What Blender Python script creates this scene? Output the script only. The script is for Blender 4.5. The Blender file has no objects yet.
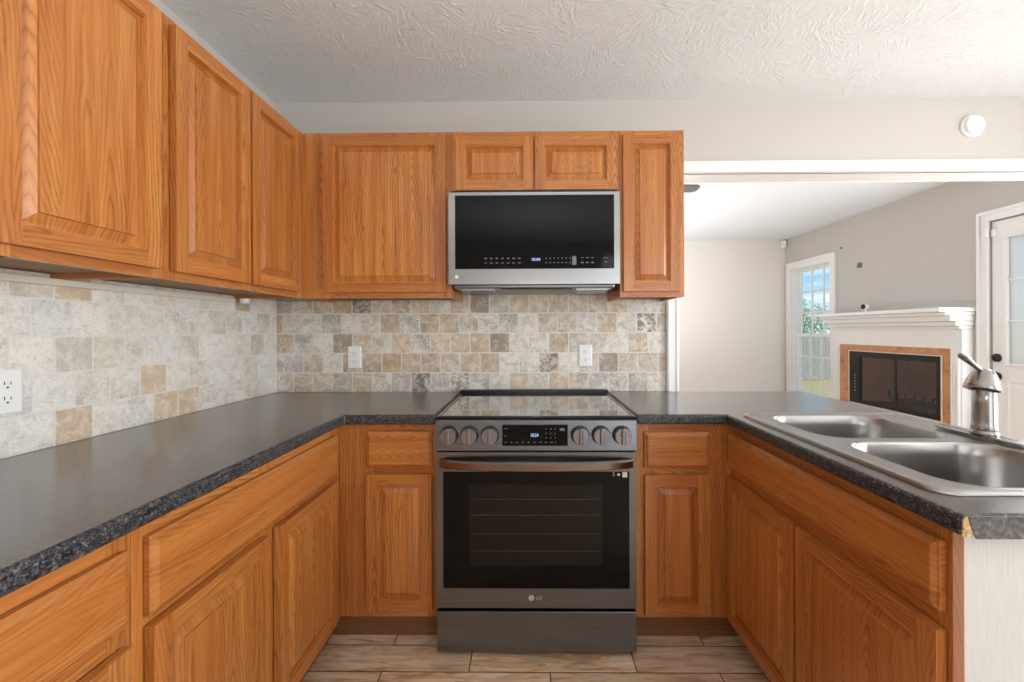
import bpy, bmesh, math, random
from mathutils import Vector, Matrix
random.seed(7)
PI = math.pi
SC = bpy.context.scene
COL = SC.collection

# ------------------------------------------------------------------ camera
F_PX, W_PX, H_PX = 419.6, 1024, 682
cd = bpy.data.cameras.new('camera'); cam = bpy.data.objects.new('camera', cd); COL.objects.link(cam)
cd.sensor_width = 36.0; cd.sensor_fit = 'HORIZONTAL'; cd.lens = F_PX / W_PX * 36.0
cd.shift_x = -13.2 / W_PX; cd.shift_y = -10.5 / W_PX
cd.clip_start = 0.02; cd.clip_end = 200
EYE = 1.237
cam.matrix_world = (Matrix.Translation((0, -2.2222, EYE)) @ Matrix.Rotation(0.0103, 4, 'Z')
                    @ Matrix.Rotation(PI/2, 4, 'X') @ Matrix.Rotation(-0.0036, 4, 'Z'))
SC.camera = cam
SC.view_settings.view_transform = 'Standard'; SC.view_settings.look = 'None'
SC.view_settings.gamma = 1.0; SC.view_settings.use_curve_mapping = False
SC.view_settings.exposure = 0.0
try: SC.cycles.max_bounces = 10; SC.cycles.diffuse_bounces = 6; SC.cycles.transparent_max_bounces = 12
except Exception: pass

# ------------------------------------------------------------------ node helper
class NT:
    def __init__(s, nt): s.nt = nt
    def n(s, t, **kw):
        nd = s.nt.nodes.new(t)
        for k, v in kw.items():
            if k.startswith('_'): setattr(nd, k[1:], v)
        return nd
    def link(s, a, b): s.nt.links.new(a, b)
    def put(s, sock, v):
        if v is None: return
        if hasattr(v, 'is_output') or isinstance(v, bpy.types.NodeSocket): s.link(v, sock)
        else: sock.default_value = v
    def m(s, op, a, b=None, c=None, clamp=False):
        nd = s.nt.nodes.new('ShaderNodeMath'); nd.operation = op; nd.use_clamp = clamp
        s.put(nd.inputs[0], a); s.put(nd.inputs[1], b); s.put(nd.inputs[2], c)
        return nd.outputs[0]
    def xyz(s, x=0., y=0., z=0.):
        nd = s.nt.nodes.new('ShaderNodeCombineXYZ')
        s.put(nd.inputs[0], x); s.put(nd.inputs[1], y); s.put(nd.inputs[2], z); return nd.outputs[0]
    def sep(s, v):
        nd = s.nt.nodes.new('ShaderNodeSeparateXYZ'); s.link(v, nd.inputs[0]); return nd.outputs
    def noise(s, vec, scale=5., detail=2., rough=.5, dist=0., out=0):
        nd = s.nt.nodes.new('ShaderNodeTexNoise')
        s.put(nd.inputs['Vector'], vec); nd.inputs['Scale'].default_value = scale
        nd.inputs['Detail'].default_value = detail; nd.inputs['Roughness'].default_value = rough
        nd.inputs['Distortion'].default_value = dist
        return nd.outputs[out]
    def white(s, vec, out=0):
        nd = s.nt.nodes.new('ShaderNodeTexWhiteNoise'); nd.noise_dimensions = '3D'
        s.put(nd.inputs['Vector'], vec); return nd.outputs[out]
    def ramp(s, fac, stops, interp='LINEAR'):
        nd = s.nt.nodes.new('ShaderNodeValToRGB'); cr = nd.color_ramp; cr.interpolation = interp
        while len(cr.elements) < len(stops): cr.elements.new(0.5)
        for e, (p, c) in zip(cr.elements, stops):
            e.position = p; e.color = (c[0], c[1], c[2], 1) if hasattr(c, '__len__') else (c, c, c, 1)
        s.put(nd.inputs[0], fac); return nd.outputs[0]
    def mix(s, fac, a, b, mode='MIX'):
        nd = s.nt.nodes.new('ShaderNodeMix'); nd.data_type = 'RGBA'; nd.blend_type = mode
        s.put(nd.inputs[0], fac); s.put(nd.inputs[6], a); s.put(nd.inputs[7], b); return nd.outputs[2]
    def bump(s, h, strength=.2, dist=.01):
        nd = s.nt.nodes.new('ShaderNodeBump'); nd.inputs['Strength'].default_value = strength
        nd.inputs['Distance'].default_value = dist; s.put(nd.inputs['Height'], h); return nd.outputs[0]

def srgb(r, g, b):
    f = lambda c: (c/255)/12.92 if c/255 <= .04045 else ((c/255+.055)/1.055)**2.4
    return (f(r), f(g), f(b), 1.0)

def new_mat(name):
    m = bpy.data.materials.new(name); m.use_nodes = True
    t = NT(m.node_tree); return m, t, m.node_tree.nodes['Principled BSDF']

# ------------------------------------------------------------------ world (sky with clouds)
def build_world():
    w = bpy.data.worlds.new('sky'); SC.world = w; w.use_nodes = True
    nt = w.node_tree; t = NT(nt); bg = nt.nodes['Background']
    tc = nt.nodes.new('ShaderNodeTexCoord'); g = tc.outputs['Generated']; x, y, z = t.sep(g)
    base = t.ramp(z, [(0.0, srgb(214, 232, 244)), (0.10, srgb(150, 200, 240)), (0.5, srgb(84, 150, 222))])
    zz = t.m('ADD', t.m('MAXIMUM', z, 0.0), 0.12)
    cv = t.xyz(t.m('DIVIDE', x, zz), t.m('DIVIDE', y, zz), 3.3)
    cl = t.noise(cv, 1.1, 5, .55, .3)
    cm = t.ramp(cl, [(0.48, 0), (0.62, 1)])
    col = t.mix(cm, base, srgb(240, 243, 246))
    nt.links.new(col, bg.inputs[0]); bg.inputs[1].default_value = 1.25
build_world()

# ------------------------------------------------------------------ lights (daylight at the patio door and unseen windows, plus added ceiling fill)
def area(name, loc, direction, sx, sy, power, color=(1, 1, 1), spread=None):
    l = bpy.data.lights.new(name, 'AREA'); l.shape = 'RECTANGLE'; l.size = sx; l.size_y = sy
    l.energy = power; l.color = color
    if spread: l.spread = spread
    o = bpy.data.objects.new(name, l); COL.objects.link(o); o.location = loc
    o.rotation_euler = Vector(direction).to_track_quat('-Z', 'Y').to_euler(); return o
DAY = (0.93, 0.97, 1.0)
area('daylight_kitchen_window', (1.85, -4.30, 1.30), (0, 1, 0.0), 1.7, 1.9, 22, DAY)
area('daylight_dining_window', (3.42, -2.05, 1.35), (-1, 0.0, 0.0), 1.7, 1.7, 93, DAY)
area('daylight_patio_door', (3.44, 0.30, 1.35), (-1, .05, 0), 0.66, 1.5, 38, DAY)
area('ceiling_fill', (0.1, -3.1, 1.35), (-.08, 0.42, 1), 0.45, 0.45, 25, (.92, .97, 1))  # added upward fill to brighten the kitchen ceiling, no fixture here
area('ceiling_fill_living', (0.9, 2.2, 0.9), (0.0, 0.2, 1), 1.4, 1.4, 36, (.95, .98, 1))  # second added fill, aimed up to lift the living room ceiling
sl = bpy.data.lights.new('sun', 'SUN'); sl.energy = 3.2; sl.angle = .01; sl.color = (1, .96, .9)
so = bpy.data.objects.new('sun', sl); COL.objects.link(so)
so.rotation_euler = Vector((.06, 1, -1.8)).to_track_quat('-Z', 'Y').to_euler()

# ------------------------------------------------------------------ materials
MAT = {}
def simple(name, col, rough=.5, metal=0., coat=0., spec=None, noise=None, emit=None):
    m, t, b = new_mat(name)
    b.inputs['Base Color'].default_value = col if len(col) == 4 else (*col, 1)
    b.inputs['Roughness'].default_value = rough; b.inputs['Metallic'].default_value = metal
    b.inputs['Coat Weight'].default_value = coat; b.inputs['Coat Roughness'].default_value = .08
    if spec is not None: b.inputs['Specular IOR Level'].default_value = spec
    if noise:
        tc = t.n('ShaderNodeTexCoord'); v = t.noise(tc.outputs['Object'], noise[0], 3, .6)
        c2 = tuple(min(1, q*(1+noise[1])) for q in b.inputs['Base Color'].default_value[:3]) + (1,)
        c1 = tuple(q*(1-noise[1]) for q in b.inputs['Base Color'].default_value[:3]) + (1,)
        t.link(t.mix(v, c1, c2), b.inputs['Base Color'])
        if len(noise) > 2: t.link(t.bump(v, noise[2], .004), b.inputs['Normal'])
    if emit:
        b.inputs['Emission Color'].default_value = emit[0]; b.inputs['Emission Strength'].default_value = emit[1]
    MAT[name] = m; return m

def oak(name, light, mid, dark, rough=.36, strip=.075):
    m, t, b = new_mat(name)
    uvn = t.n('ShaderNodeUVMap'); u, v, _ = t.sep(uvn.outputs[0])
    wob = t.noise(t.xyz(t.m('MULTIPLY', u, 3.0), t.m('MULTIPLY', v, 1.5), 0.), 1.0, 2, .5)
    v2 = t.m('ADD', v, t.m('MULTIPLY', t.m('SUBTRACT', wob, .5), .012))
    q = t.m('DIVIDE', v2, strip); idx = t.m('FLOOR', q)
    rnd = t.white(t.xyz(idx, 3.7, 1.1)); rnd2 = t.white(t.xyz(idx, 9.2, 5.5))
    vv = t.m('MULTIPLY', t.m('SUBTRACT', t.m('SUBTRACT', q, idx), t.m('ADD', t.m('MULTIPLY', rnd2, .5), .25)), strip)
    # heartwood distance drifting along the board gives long pointed cathedrals
    dr = t.noise(t.xyz(t.m('MULTIPLY', u, 1.7), t.m('MULTIPLY', rnd, 40), idx), 1.0, 2.5, .5)
    slope = t.m('ADD', .03, t.m('MULTIPLY', t.m('MULTIPLY', rnd, rnd), .20))
    r0 = t.m('SQRT', t.m('ADD', t.m('MULTIPLY', vv, vv), .00004))
    r = t.m('ADD', r0, t.m('ADD', t.m('MULTIPLY', slope, u), t.m('MULTIPLY', dr, .10)))
    jit = t.noise(t.xyz(t.m('MULTIPLY', u, 12.), t.m('MULTIPLY', v, 150.), 0.), 1.0, 3, .65)
    lump = t.noise(t.xyz(t.m('MULTIPLY', u, 5.), t.m('MULTIPLY', v, 26.), 7.), 1.0, 2, .5)
    ph = t.m('FRACT', t.m('ADD', t.m('DIVIDE', r, .0105), t.m('ADD', t.m('MULTIPLY', jit, .8), t.m('MULTIPLY', lump, 1.6))))
    ring = t.ramp(ph, [(0.0, 0.85), (0.14, 0.30), (0.45, 0.02), (0.80, 0.30), (0.93, 0.8), (1.0, 0.85)])
    vis = t.ramp(t.noise(t.xyz(t.m('MULTIPLY', u, 1.3), t.m('MULTIPLY', v, 14.), 3.), 1.0, 2, .5), [(0.36, .18), (0.62, 1)])
    ring = t.m('MULTIPLY', ring, vis)
    pores = t.noise(t.xyz(t.m('MULTIPLY', u, 22.), t.m('MULTIPLY', v, 900.), 0.), 1.0, 2, .6)
    pm = t.ramp(pores, [(0.52, 0), (0.68, 1)])
    big = t.noise(t.xyz(t.m('MULTIPLY', u, 1.6), t.m('MULTIPLY', v, 38.), 0.), 1.0, 3, .6)
    big = t.ramp(big, [(0.3, 0), (0.7, 1)])
    base = t.mix(big, light, mid)
    tone = t.m('MULTIPLY', ring, .72)
    c = t.mix(tone, base, dark)
    c = t.mix(t.m('MULTIPLY', t.m('MULTIPLY', pm, ring), .5), c, dark)
    hue = t.white(t.xyz(t.m('FLOOR', t.m('DIVIDE', v, 3.0)), 2., 2.))
    c = t.mix(t.m('MULTIPLY', hue, .38), c, t.mix(.5, dark, mid))
    t.link(c, b.inputs['Base Color'])
    b.inputs['Roughness'].default_value = rough
    b.inputs['Coat Weight'].default_value = .35; b.inputs['Coat Roughness'].default_value = .14
    t.link(t.bump(t.m('SUBTRACT', 1., t.m('MULTIPLY', pm, ring)), .10, .0006), b.inputs['Normal'])
    MAT[name] = m; return m
oak('honey_oak', srgb(214, 146, 76), srgb(180, 102, 42), srgb(88, 40, 10))
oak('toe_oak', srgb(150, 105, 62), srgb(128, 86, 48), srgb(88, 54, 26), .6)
oak('raw_edge', srgb(244, 204, 176), srgb(232, 184, 154), srgb(206, 150, 120), .7, .05)
simple('cabinet_underside', srgb(150, 114, 74), .6, noise=(30, .08))
simple('cabinet_side_oak', srgb(176, 110, 54), .5, noise=(12, .12))

simple('pale_strip', srgb(226, 216, 202), .5)
def wall_paint(name, col, bump=.05):
    m, t, b = new_mat(name); tc = t.n('ShaderNodeTexCoord')
    n = t.noise(tc.outputs['Object'], 90, 3, .6); n2 = t.noise(tc.outputs['Object'], .7, 2, .5)
    c1 = tuple(q*.97 for q in col[:3])+(1,); t.link(t.mix(n2, c1, col), b.inputs['Base Color'])
    b.inputs['Roughness'].default_value = .75; t.link(t.bump(n, bump, .003), b.inputs['Normal'])
    MAT[name] = m
wall_paint('wall_beige', srgb(198, 192, 186))
wall_paint('wall_beige_lit', srgb(236, 230, 224))  # far wall paint lightened, its stronger light put into the colour
simple('white_trim', srgb(238, 238, 238), .35, noise=(4, .015))
simple('white_plastic', srgb(240, 240, 238), .3)
simple('white_mantel', srgb(238, 240, 242), .4, noise=(3, .02))

def ceiling_mat(name, col, strength):
    m, t, b = new_mat(name); tc = t.n('ShaderNodeTexCoord'); p = tc.outputs['Object']
    vor = t.n('ShaderNodeTexVoronoi'); vor.inputs['Scale'].default_value = 9.0
    t.link(p, vor.inputs['Vector'])
    # every stomp mark turns its own way: rotate coordinates by a random angle per cell
    ang = t.m('MULTIPLY', t.white(vor.outputs['Position']), 6.28)
    rot = t.n('ShaderNodeVectorRotate'); rot.rotation_type = 'Z_AXIS'
    t.link(p, rot.inputs['Vector']); t.link(vor.outputs['Position'], rot.inputs['Center']); t.link(ang, rot.inputs['Angle'])
    x, y, z = t.sep(rot.outputs[0])
    s1 = t.noise(t.xyz(t.m('MULTIPLY', x, 20.), t.m('MULTIPLY', y, 80.), 0.), 1.0, 3, .6, .6)
    st = t.ramp(s1, [(0.46, 0), (0.60, 1)])
    fade = t.ramp(vor.outputs['Distance'], [(0.25, 1), (0.65, .3)])
    s2 = t.noise(p, 55, 3, .6)
    h = t.m('ADD', t.m('MULTIPLY', st, fade), t.m('MULTIPLY', s2, .35))
    b.inputs['Base Color'].default_value = col; b.inputs['Roughness'].default_value = .8
    t.link(t.bump(h, strength, .012), b.inputs['Normal']); MAT[name] = m
ceiling_mat('stomped_ceiling', srgb(228, 232, 234), .34)
ceiling_mat('smooth_ceiling', srgb(224, 229, 234), .05)

def tile_mat(key, stops, dkth, am=1.0):
    m, t, b = new_mat('travertine_' + key)
    u0, v0, _ = t.sep(t.n('ShaderNodeUVMap').outputs[0])
    p3 = t.xyz(u0, v0, 0.)
    wx = t.noise(p3, 38, 3, .6); wy = t.noise(t.xyz(v0, u0, 4.), 38, 3, .6)
    u = t.m('ADD', u0, t.m('MULTIPLY', t.m('SUBTRACT', wx, .5), .0045))
    v = t.m('ADD', v0, t.m('MULTIPLY', t.m('SUBTRACT', wy, .5), .0045))
    PT = .1045
    qv = t.m('DIVIDE', t.m('SUBTRACT', v, .911), PT); row = t.m('FLOOR', qv)
    off = t.m('ADD', t.m('MULTIPLY', t.m('MODULO', t.m('ADD', row, 20.), 2.), .5), t.m('MULTIPLY', t.white(t.xyz(row, 1., 1.)), .14))
    qu = t.m('ADD', t.m('DIVIDE', u, PT), off); colm = t.m('FLOOR', qu)
    fu = t.m('SUBTRACT', qu, colm); fv = t.m('SUBTRACT', qv, row)
    eu = t.m('MINIMUM', fu, t.m('SUBTRACT', 1., fu)); ev = t.m('MINIMUM', fv, t.m('SUBTRACT', 1., fv))
    # rounded corner distance
    R = .06
    a = t.m('MAXIMUM', t.m('SUBTRACT', R, eu), 0.); c = t.m('MAXIMUM', t.m('SUBTRACT', R, ev), 0.)
    e = t.m('SUBTRACT', R, t.m('SQRT', t.m('ADD', t.m('MULTIPLY', a, a), t.m('MULTIPLY', c, c))))
    e = t.m('MINIMUM', e, t.m('MINIMUM', eu, ev))
    inside = t.ramp(e, [(0.018, 0), (0.034, 1)])
    idv = t.xyz(colm, row, 0.7)
    r1 = t.white(idv); r2 = t.white(t.xyz(colm, row, 5.3)); r3 = t.white(t.xyz(row, colm, 9.9))
    base = t.ramp(r1, stops, 'CONSTANT')
    pv = t.xyz(t.m('ADD', u0, t.m('MULTIPLY', r2, 30.)), t.m('ADD', v0, t.m('MULTIPLY', r3, 30.)), 0.)
    cl = t.noise(pv, 22, 5, .65, .8)
    c1 = t.mix(t.m('MULTIPLY', t.ramp(cl, [(0.3, 1), (0.55, 0)]), .7*am), base, srgb(158, 141, 124))
    c1 = t.mix(t.m('MULTIPLY', t.ramp(cl, [(0.50, 0), (0.70, 1)]), .7), c1, srgb(236, 231, 222))
    # dark dendrite marks and veins on some tiles
    ve = t.noise(pv, 30, 6, .8, 1.6)
    vm = t.ramp(t.m('ABSOLUTE', t.m('SUBTRACT', ve, .5)), [(0.0, 1), (0.05, 0)])
    big = t.ramp(t.noise(pv, 9, 3, .5), [(0.44, 0), (0.56, 1)])
    some = t.ramp(r3, [(0.35, 0.10), (0.75, 1)])
    c1 = t.mix(t.m('MULTIPLY', t.m('MULTIPLY', vm, big), t.m('MULTIPLY', some, .8*am)), c1, srgb(84, 78, 76))
    speck = t.ramp(t.noise(pv, 120, 4, .7), [(0.54, 0), (0.64, 1)])
    c1 = t.mix(t.m('MULTIPLY', speck, .5*am), c1, srgb(118, 102, 88))
    dk = t.m('MULTIPLY', t.ramp(t.noise(pv, 26, 5, .8), [(0.46, 0), (0.54, 1)]), t.ramp(r2, [(dkth, 0), (dkth+.02, 1)]))
    c1 = t.mix(t.m('MULTIPLY', dk, .8), c1, srgb(96, 90, 88))
    col = t.mix(inside, srgb(226, 221, 212), c1)
    t.link(col, b.inputs['Base Color']); b.inputs['Roughness'].default_value = .48
    pill = t.ramp(e, [(0.018, 0), (0.10, 1)])
    h = t.m('ADD', pill, t.m('MULTIPLY', t.m('SUBTRACT', t.noise(p3, 120, 4, .6), t.m('MULTIPLY', speck, .4)), .3))
    t.link(t.bump(h, .4, .0025), b.inputs['Normal']); MAT[key] = m
tile_mat('tile', [(0.0, srgb(238, 232, 220)), (0.16, srgb(222, 206, 186)), (0.30, srgb(232, 224, 210)),
                  (0.44, srgb(214, 194, 170)), (0.56, srgb(226, 220, 212)), (0.70, srgb(224, 204, 180)),
                  (0.82, srgb(206, 196, 184)), (0.90, srgb(206, 176, 140)), (0.96, srgb(178, 162, 144))], .86, .85)
tile_mat('tile_pale', [(0.0, srgb(236, 232, 224)), (0.30, srgb(228, 222, 212)), (0.50, srgb(234, 228, 218)),
                  (0.62, srgb(224, 216, 202)), (0.74, srgb(228, 226, 222)), (0.86, srgb(218, 196, 166)),
                  (0.93, srgb(208, 184, 152)), (0.965, srgb(214, 206, 196))], .93, .55)

def floor_mat():
    m, t, b = new_mat('wood_look_plank_tile'); tc = t.n('ShaderNodeTexCoord')
    x, y, z = t.sep(tc.outputs['Object'])
    qv = t.m('DIVIDE', t.m('ADD', y, .575), .129); row = t.m('FLOOR', qv)
    par = t.m('MODULO', t.m('ADD', row, 60.), 2.)          # row -1 (nearer than -.575) is odd
    jx = t.m('ADD', .07, t.m('MULTIPLY', par, -.295))
    qu = t.m('DIVIDE', t.m('SUBTRACT', x, jx), .61); cm = t.m('FLOOR', qu)
    fu = t.m('MULTIPLY', t.m('SUBTRACT', qu, cm), .61); fv = t.m('MULTIPLY', t.m('SUBTRACT', qv, row), .129)
    eu = t.m('MINIMUM', fu, t.m('SUBTRACT', .61, fu)); ev = t.m('MINIMUM', fv, t.m('SUBTRACT', .129, fv))
    e = t.m('MINIMUM', eu, ev); ins = t.ramp(t.m('MULTIPLY', e, 100.), [(0.15, 0), (0.28, 1)])
    r1 = t.white(t.xyz(cm, row, 1.)); r2 = t.white(t.xyz(row, cm, 7.))
    px = t.m('ADD', x, t.m('MULTIPLY', r1, 20.)); py = t.m('ADD', y, t.m('MULTIPLY', r2, 20.))
    g = t.noise(t.xyz(t.m('MULTIPLY', px, 5.), t.m('MULTIPLY', py, 42.), 0.), 1.0, 5, .65, .9)
    g2 = t.noise(t.xyz(t.m('MULTIPLY', px, 4.), t.m('MULTIPLY', py, 13.), 3.), 1.0, 4, .6, .5)
    c = t.ramp(g, [(0.30, srgb(142, 100, 68)), (0.42, srgb(214, 174, 134)), (0.54, srgb(238, 208, 174)), (0.72, srgb(248, 234, 214))])
    c = t.mix(t.ramp(g2, [(0.50, 0), (0.68, .75)]), c, srgb(138, 102, 74))
    c = t.mix(t.m('MULTIPLY', r1, .35), c, srgb(190, 172, 152))
    col = t.mix(ins, srgb(78, 62, 50), c)
    t.link(col, b.inputs['Base Color']); b.inputs['Roughness'].default_value = .42
    t.link(t.bump(t.m('ADD', ins, t.m('MULTIPLY', g, .2)), .4, .0025), b.inputs['Normal']); MAT['floor'] = m
floor_mat()

def laminate(name, stops, rough, scale=1.0):
    m, t, b = new_mat(name); tc = t.n('ShaderNodeTexCoord'); p = tc.outputs['Object']
    a = t.noise(p, 150*scale, 4, .7, .3); c = t.noise(p, 62*scale, 4, .7, .5)
    s = t.m('ADD', t.m('MULTIPLY', a, .6), t.m('MULTIPLY', c, .4))
    t.link(t.ramp(s, stops), b.inputs['Base Color']); b.inputs['Roughness'].default_value = rough
    b.inputs['Specular IOR Level'].default_value = .5
    t.link(t.bump(a, .05, .001), b.inputs['Normal']); MAT[name] = m
laminate('granite_laminate', [(0.40, srgb(16, 16, 18)), (0.48, srgb(40, 40, 42)), (0.55, srgb(80, 80, 84)), (0.63, srgb(138, 138, 140))], .34, 1.6)
laminate('end_laminate', [(0.36, srgb(48, 48, 48)), (0.5, srgb(86, 86, 84)), (0.64, srgb(132, 132, 128))], .4, .6)
laminate('particleboard', [(0.38, srgb(150, 112, 66)), (0.5, srgb(206, 178, 132)), (0.62, srgb(238, 224, 196))], .9, .9)

laminate('laminate_top_sheen', [(0.36, srgb(36, 27, 23)), (0.47, srgb(52, 41, 36)), (0.53, srgb(64, 51, 45)), (0.62, srgb(88, 75, 68))], .3)  # same laminate; sheen-veiled speckle and reflected oak brown painted into the colour
MAT['laminate_top_sheen'].node_tree.nodes['Principled BSDF'].inputs['Coat Weight'].default_value = .58
MAT['laminate_top_sheen'].node_tree.nodes['Principled BSDF'].inputs['Coat Roughness'].default_value = .14
MAT['laminate_top_sheen'].node_tree.nodes['Principled BSDF'].inputs['Coat IOR'].default_value = 1.6
MAT['laminate_top_sheen'].node_tree.nodes['Principled BSDF'].inputs['Coat Weight'].default_value = .7
def steel(name, col, rough, axis='x', amt=.05, metal=1.0):
    m, t, b = new_mat(name); tc = t.n('ShaderNodeTexCoord'); x, y, z = t.sep(tc.outputs['Object'])
    k = {'x': (1.5, 600, 600), 'z': (600, 600, 1.5), 'y': (600, 1.5, 600)}[axis]
    n = t.noise(t.xyz(t.m('MULTIPLY', x, k[0]), t.m('MULTIPLY', y, k[1]), t.m('MULTIPLY', z, k[2])), 1., 3, .6)
    b.inputs['Base Color'].default_value = col; b.inputs['Metallic'].default_value = metal
    t.link(t.m('ADD', rough-amt/2, t.m('MULTIPLY', n, amt)), b.inputs['Roughness'])
    b.inputs['Anisotropic'].default_value = .5
    t.link(t.bump(n, .008, .0003), b.inputs['Normal']); MAT[name] = m
steel('stainless', srgb(166, 165, 164), .26)
steel('black_stainless', srgb(126, 128, 132), .28)
steel('handle_steel', srgb(136, 122, 116), .2)  # slight warm tint puts the reflected wood into the steel colour
steel('knob_steel', srgb(148, 150, 155), .28)
steel('sink_steel', srgb(168, 165, 162), .30, 'y')
steel('brushed_nickel', srgb(160, 156, 152), .22, 'z')
simple('black_glass', srgb(5, 5, 7), .06, spec=.22)
simple('cooktop_glass', srgb(10, 10, 11), .03, coat=1.0, spec=1.0)
MAT['cooktop_glass'].node_tree.nodes['Principled BSDF'].inputs['IOR'].default_value = 2.2
MAT['cooktop_glass'].node_tree.nodes['Principled BSDF'].inputs['Coat IOR'].default_value = 2.0
simple('oven_window', srgb(20, 19, 18), .12, spec=.3)
simple('black_enamel', srgb(9, 9, 10), .32, spec=.35)
simple('black_metal', srgb(22, 21, 21), .45)
simple('dark_gap', srgb(18, 12, 9), .9)
simple('display_grey', srgb(96, 100, 106), .5, emit=((.5, .54, .6, 1), .06))
simple('display_blue', srgb(150, 190, 255), .5, emit=((.42, .62, 1., 1), .8))
simple('logo_silver', srgb(225, 222, 218), .3, metal=.6)
simple('sticker_white', srgb(225, 225, 225), .5)
simple('fan_grey', srgb(104, 104, 104), .5)
simple('grout_dark', srgb(60, 50, 42), .9)
simple('slot_black', srgb(30, 28, 27), .6)
simple('firebrick', srgb(196, 160, 132), .85, noise=(9, .25, .3))
simple('soot', srgb(34, 29, 26), .9, noise=(5, .4))
simple('brass_dots', srgb(190, 180, 160), .4, metal=.7)
simple('reel_chrome', srgb(225, 226, 228), .12, metal=1.0)

def surround_mat():
    m, t, b = new_mat('surround_tile'); tc = t.n('ShaderNodeTexCoord'); p = tc.outputs['Object']
    n = t.noise(p, 14, 4, .6, .5)
    x, y, z = t.sep(p)
    fz = t.m('FRACT', t.m('DIVIDE', t.m('ADD', z, .02), .305)); fy = t.m('FRACT', t.m('DIVIDE', t.m('ADD', y, .1), .305))
    g = t.m('MINIMUM', t.m('MINIMUM', fz, t.m('SUBTRACT', 1., fz)), t.m('MINIMUM', fy, t.m('SUBTRACT', 1., fy)))
    c = t.ramp(n, [(0.3, srgb(176, 118, 78)), (0.6, srgb(206, 150, 106))])
    t.link(t.mix(t.ramp(g, [(0.004, 0), (0.012, 1)]), srgb(150, 104, 76), c), b.inputs['Base Color'])
    b.inputs['Roughness'].default_value = .4; MAT['surround'] = m
surround_mat()

def pane_mat(name, tint, rough=.0, refl=.10):
    m = bpy.data.materials.new(name); m.use_nodes = True; nt = m.node_tree; t = NT(nt)
    nt.nodes.remove(nt.nodes['Principled BSDF']); out = nt.nodes['Material Output']
    tr = nt.nodes.new('ShaderNodeBsdfTransparent'); tr.inputs[0].default_value = tint
    gl = nt.nodes.new('ShaderNodeBsdfGlossy'); gl.inputs['Roughness'].default_value = .02
    mx = nt.nodes.new('ShaderNodeMixShader'); mx.inputs[0].default_value = refl
    nt.links.new(tr.outputs[0], mx.inputs[1]); nt.links.new(gl.outputs[0], mx.inputs[2])
    nt.links.new(mx.outputs[0], out.inputs[0]); MAT[name] = m
pane_mat('window_glass', (.97, 1, .99, 1), 0, .06)
pane_mat('fire_glass', (.80, .76, .72, 1), 0, .05)

def frosted_mat():
    m, t, b = new_mat('door_glass'); b.inputs['Base Color'].default_value = srgb(238, 240, 236)
    b.inputs['Transmission Weight'].default_value = .6; b.inputs['Roughness'].default_value = .6; b.inputs['IOR'].default_value = 1.1
    MAT['door_glass'] = m
frosted_mat()

def veg(name, c1, c2, sc=2.):
    m, t, b = new_mat(name); tc = t.n('ShaderNodeTexCoord')
    t.link(t.mix(t.noise(tc.outputs['Object'], sc, 4, .6), c1, c2), b.inputs['Base Color']); b.inputs['Roughness'].default_value = .8; MAT[name] = m
veg('grass', srgb(148, 138, 92), srgb(186, 172, 124), 3.)
veg('leaves', srgb(84, 122, 60), srgb(150, 176, 110), 3.)
veg('bark', srgb(86, 70, 56), srgb(120, 100, 82), 6.)
veg('grey_boards', srgb(140, 142, 138), srgb(186, 184, 176), 5.)
def end_panel_mat():
    m, t, b = new_mat('painted_end_panel'); tc = t.n('ShaderNodeTexCoord'); x, y, z = t.sep(tc.outputs['Object'])
    n = t.noise(t.xyz(t.m('MULTIPLY', x, 260.), t.m('MULTIPLY', y, 260.), t.m('MULTIPLY', z, 18.)), 1., 3, .6)
    t.link(t.ramp(n, [(0.35, srgb(202, 202, 198)), (0.65, srgb(210, 210, 206))]), b.inputs['Base Color'])
    b.inputs['Roughness'].default_value = .7; t.link(t.bump(n, .08, .0006), b.inputs['Normal']); MAT['end_panel'] = m
end_panel_mat()

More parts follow.
